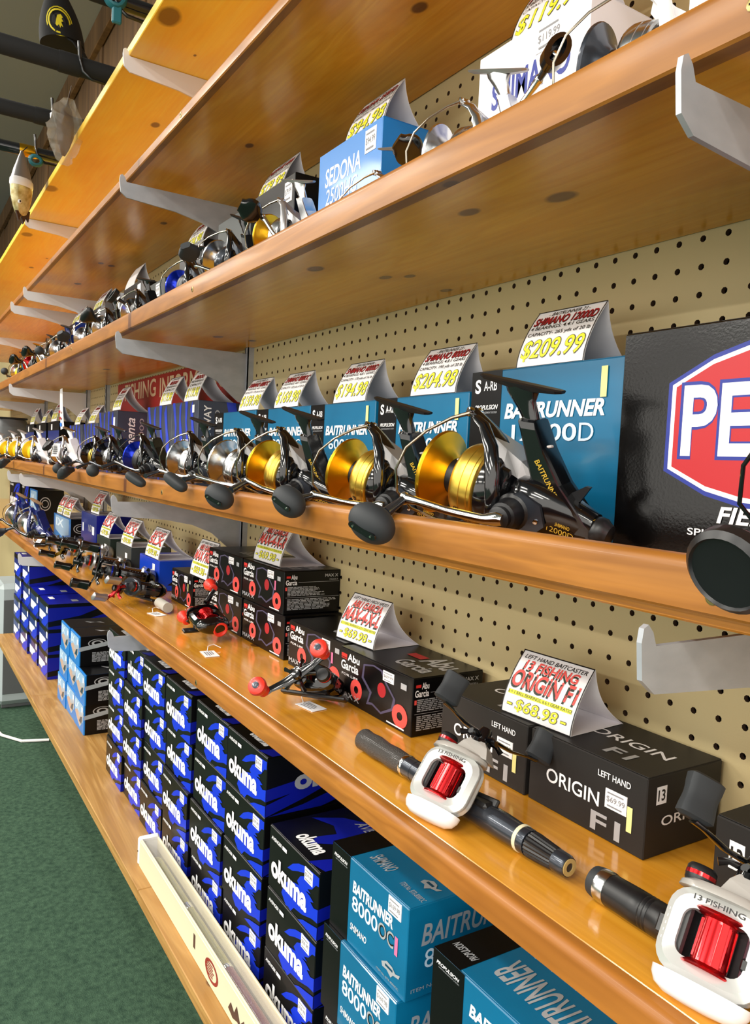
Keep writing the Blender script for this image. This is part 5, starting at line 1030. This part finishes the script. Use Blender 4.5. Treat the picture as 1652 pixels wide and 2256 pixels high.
# grey post, far left furnishings
mat('pale_grey_plastic', 'aab4b6', 0.45, var=.3, vscale=(4, 4, 4), col2='9aa5a8'); mat('dark_bin', '55585a', 0.5)
t = thing('dehumidifier', 'pale blue grey appliance standing on the carpet past the ledge end', 'appliance', -124.5, -10.2, -49.98)
b = B(); b.box(0, 9.5, 0, 7.5, .6, 20.0, 'pale_grey_plastic', .8); b.put('housing', t)
b = B(); b.box(9.45, 9.6, .8, 6.7, 2.5, 17.5, 'dark_bin', .05); b.put('side_panel', t)
b = B()
for sx in (1.0, 7.7): b.box(sx, sx+.9, .8, 6.7, 0, .8, 'dark_bin', .1)
b.put('feet', t)
t = thing('power_cord', 'white cord draped over the appliance and looping on the carpet', 'cord', -117.0, -11.2, -49.9)
b = B(); P = [(1.5, .8, 21), (.6, .2, 20.6), (-1.0, .0, 17), (-2.6, .5, 11), (-1.6, .4, 6), (0.5, -.3, 2.6), (4.5, -.6, 1.0), (9, -.6, .4), (14.5, .4, .2), (18, 2.6, .15), (19, 6, .15)]
b.tube(P, .2, 'white_plastic', 8); b.put('cord', t)
t = thing('storage_bin', 'dark grey bin at the far left end of the lipped shelf', 'bin', -166, -7.5, -11.05)
b = B(); rs = []
for zz, s in ((0, .9), (.3, 1), (6.5, 1.05), (8.0, .9)): rs.append([(8+8*s*math.copysign(abs(math.cos(a))**.5, math.cos(a)), 3.3+3.2*s*math.copysign(abs(math.sin(a))**.5, math.sin(a)), zz) for a in [2*math.pi*i/20 for i in range(20)]])
b.rings(rs, 'dark_bin'); b.put('shell', t)
b = B(); b.box(14.5, 15, .4, 6, 8.0, 8.4, 'black_satin', .1); b.put('handle', t)
t = thing('wooden_post', 'square wooden post past the left end of the ledge', 'post', -113, -5.0, -50)
b = B(); b.box(0, 3.4, 0, 3.4, 0, 27.8, 'rough_plank', .1); b.put('post', t)
# lower right big teal carton lying with its lettering upside down on the lid
def t6():
    pr = teal_low(('6000', 'OC'))
    pr['top'] = [('r', 0, 0, .22, 1, 'black_board'), ('t', 'BAITRUNNER', .3, .14, .9, .34, 'silver_ink', .04, .15, 180), ('t', '6000OC', .3, .42, .78, .62, 'ice_ink', .0, 0, 180), ('t', 'PROPULSION', .03, .1, .2, .15, 'silver_ink', .03, .3, 180)]
    return pr
carton('reel_carton', 'big teal carton at the bottom with upside down lettering on its lid', 'carton', -3.55, -8.5, -28.55, 6.6, 6.4, 3.2, 'teal_board', t6(), group='big teal cartons on the ledge')
carton('reel_carton', 'big teal carton beneath the one with upside down lettering', 'carton', -3.55, -8.5, -32.4, 6.6, 6.4, 3.82, 'teal_board', teal_low(('6000', 'OC')), group='big teal cartons on the ledge')
carton('reel_carton', 'big teal carton lowest beneath the one with upside down lettering', 'carton', -3.55, -8.5, -36.19, 6.6, 6.4, 3.76, 'teal_board', teal_low(('6000', 'OC')), group='big teal cartons on the ledge')
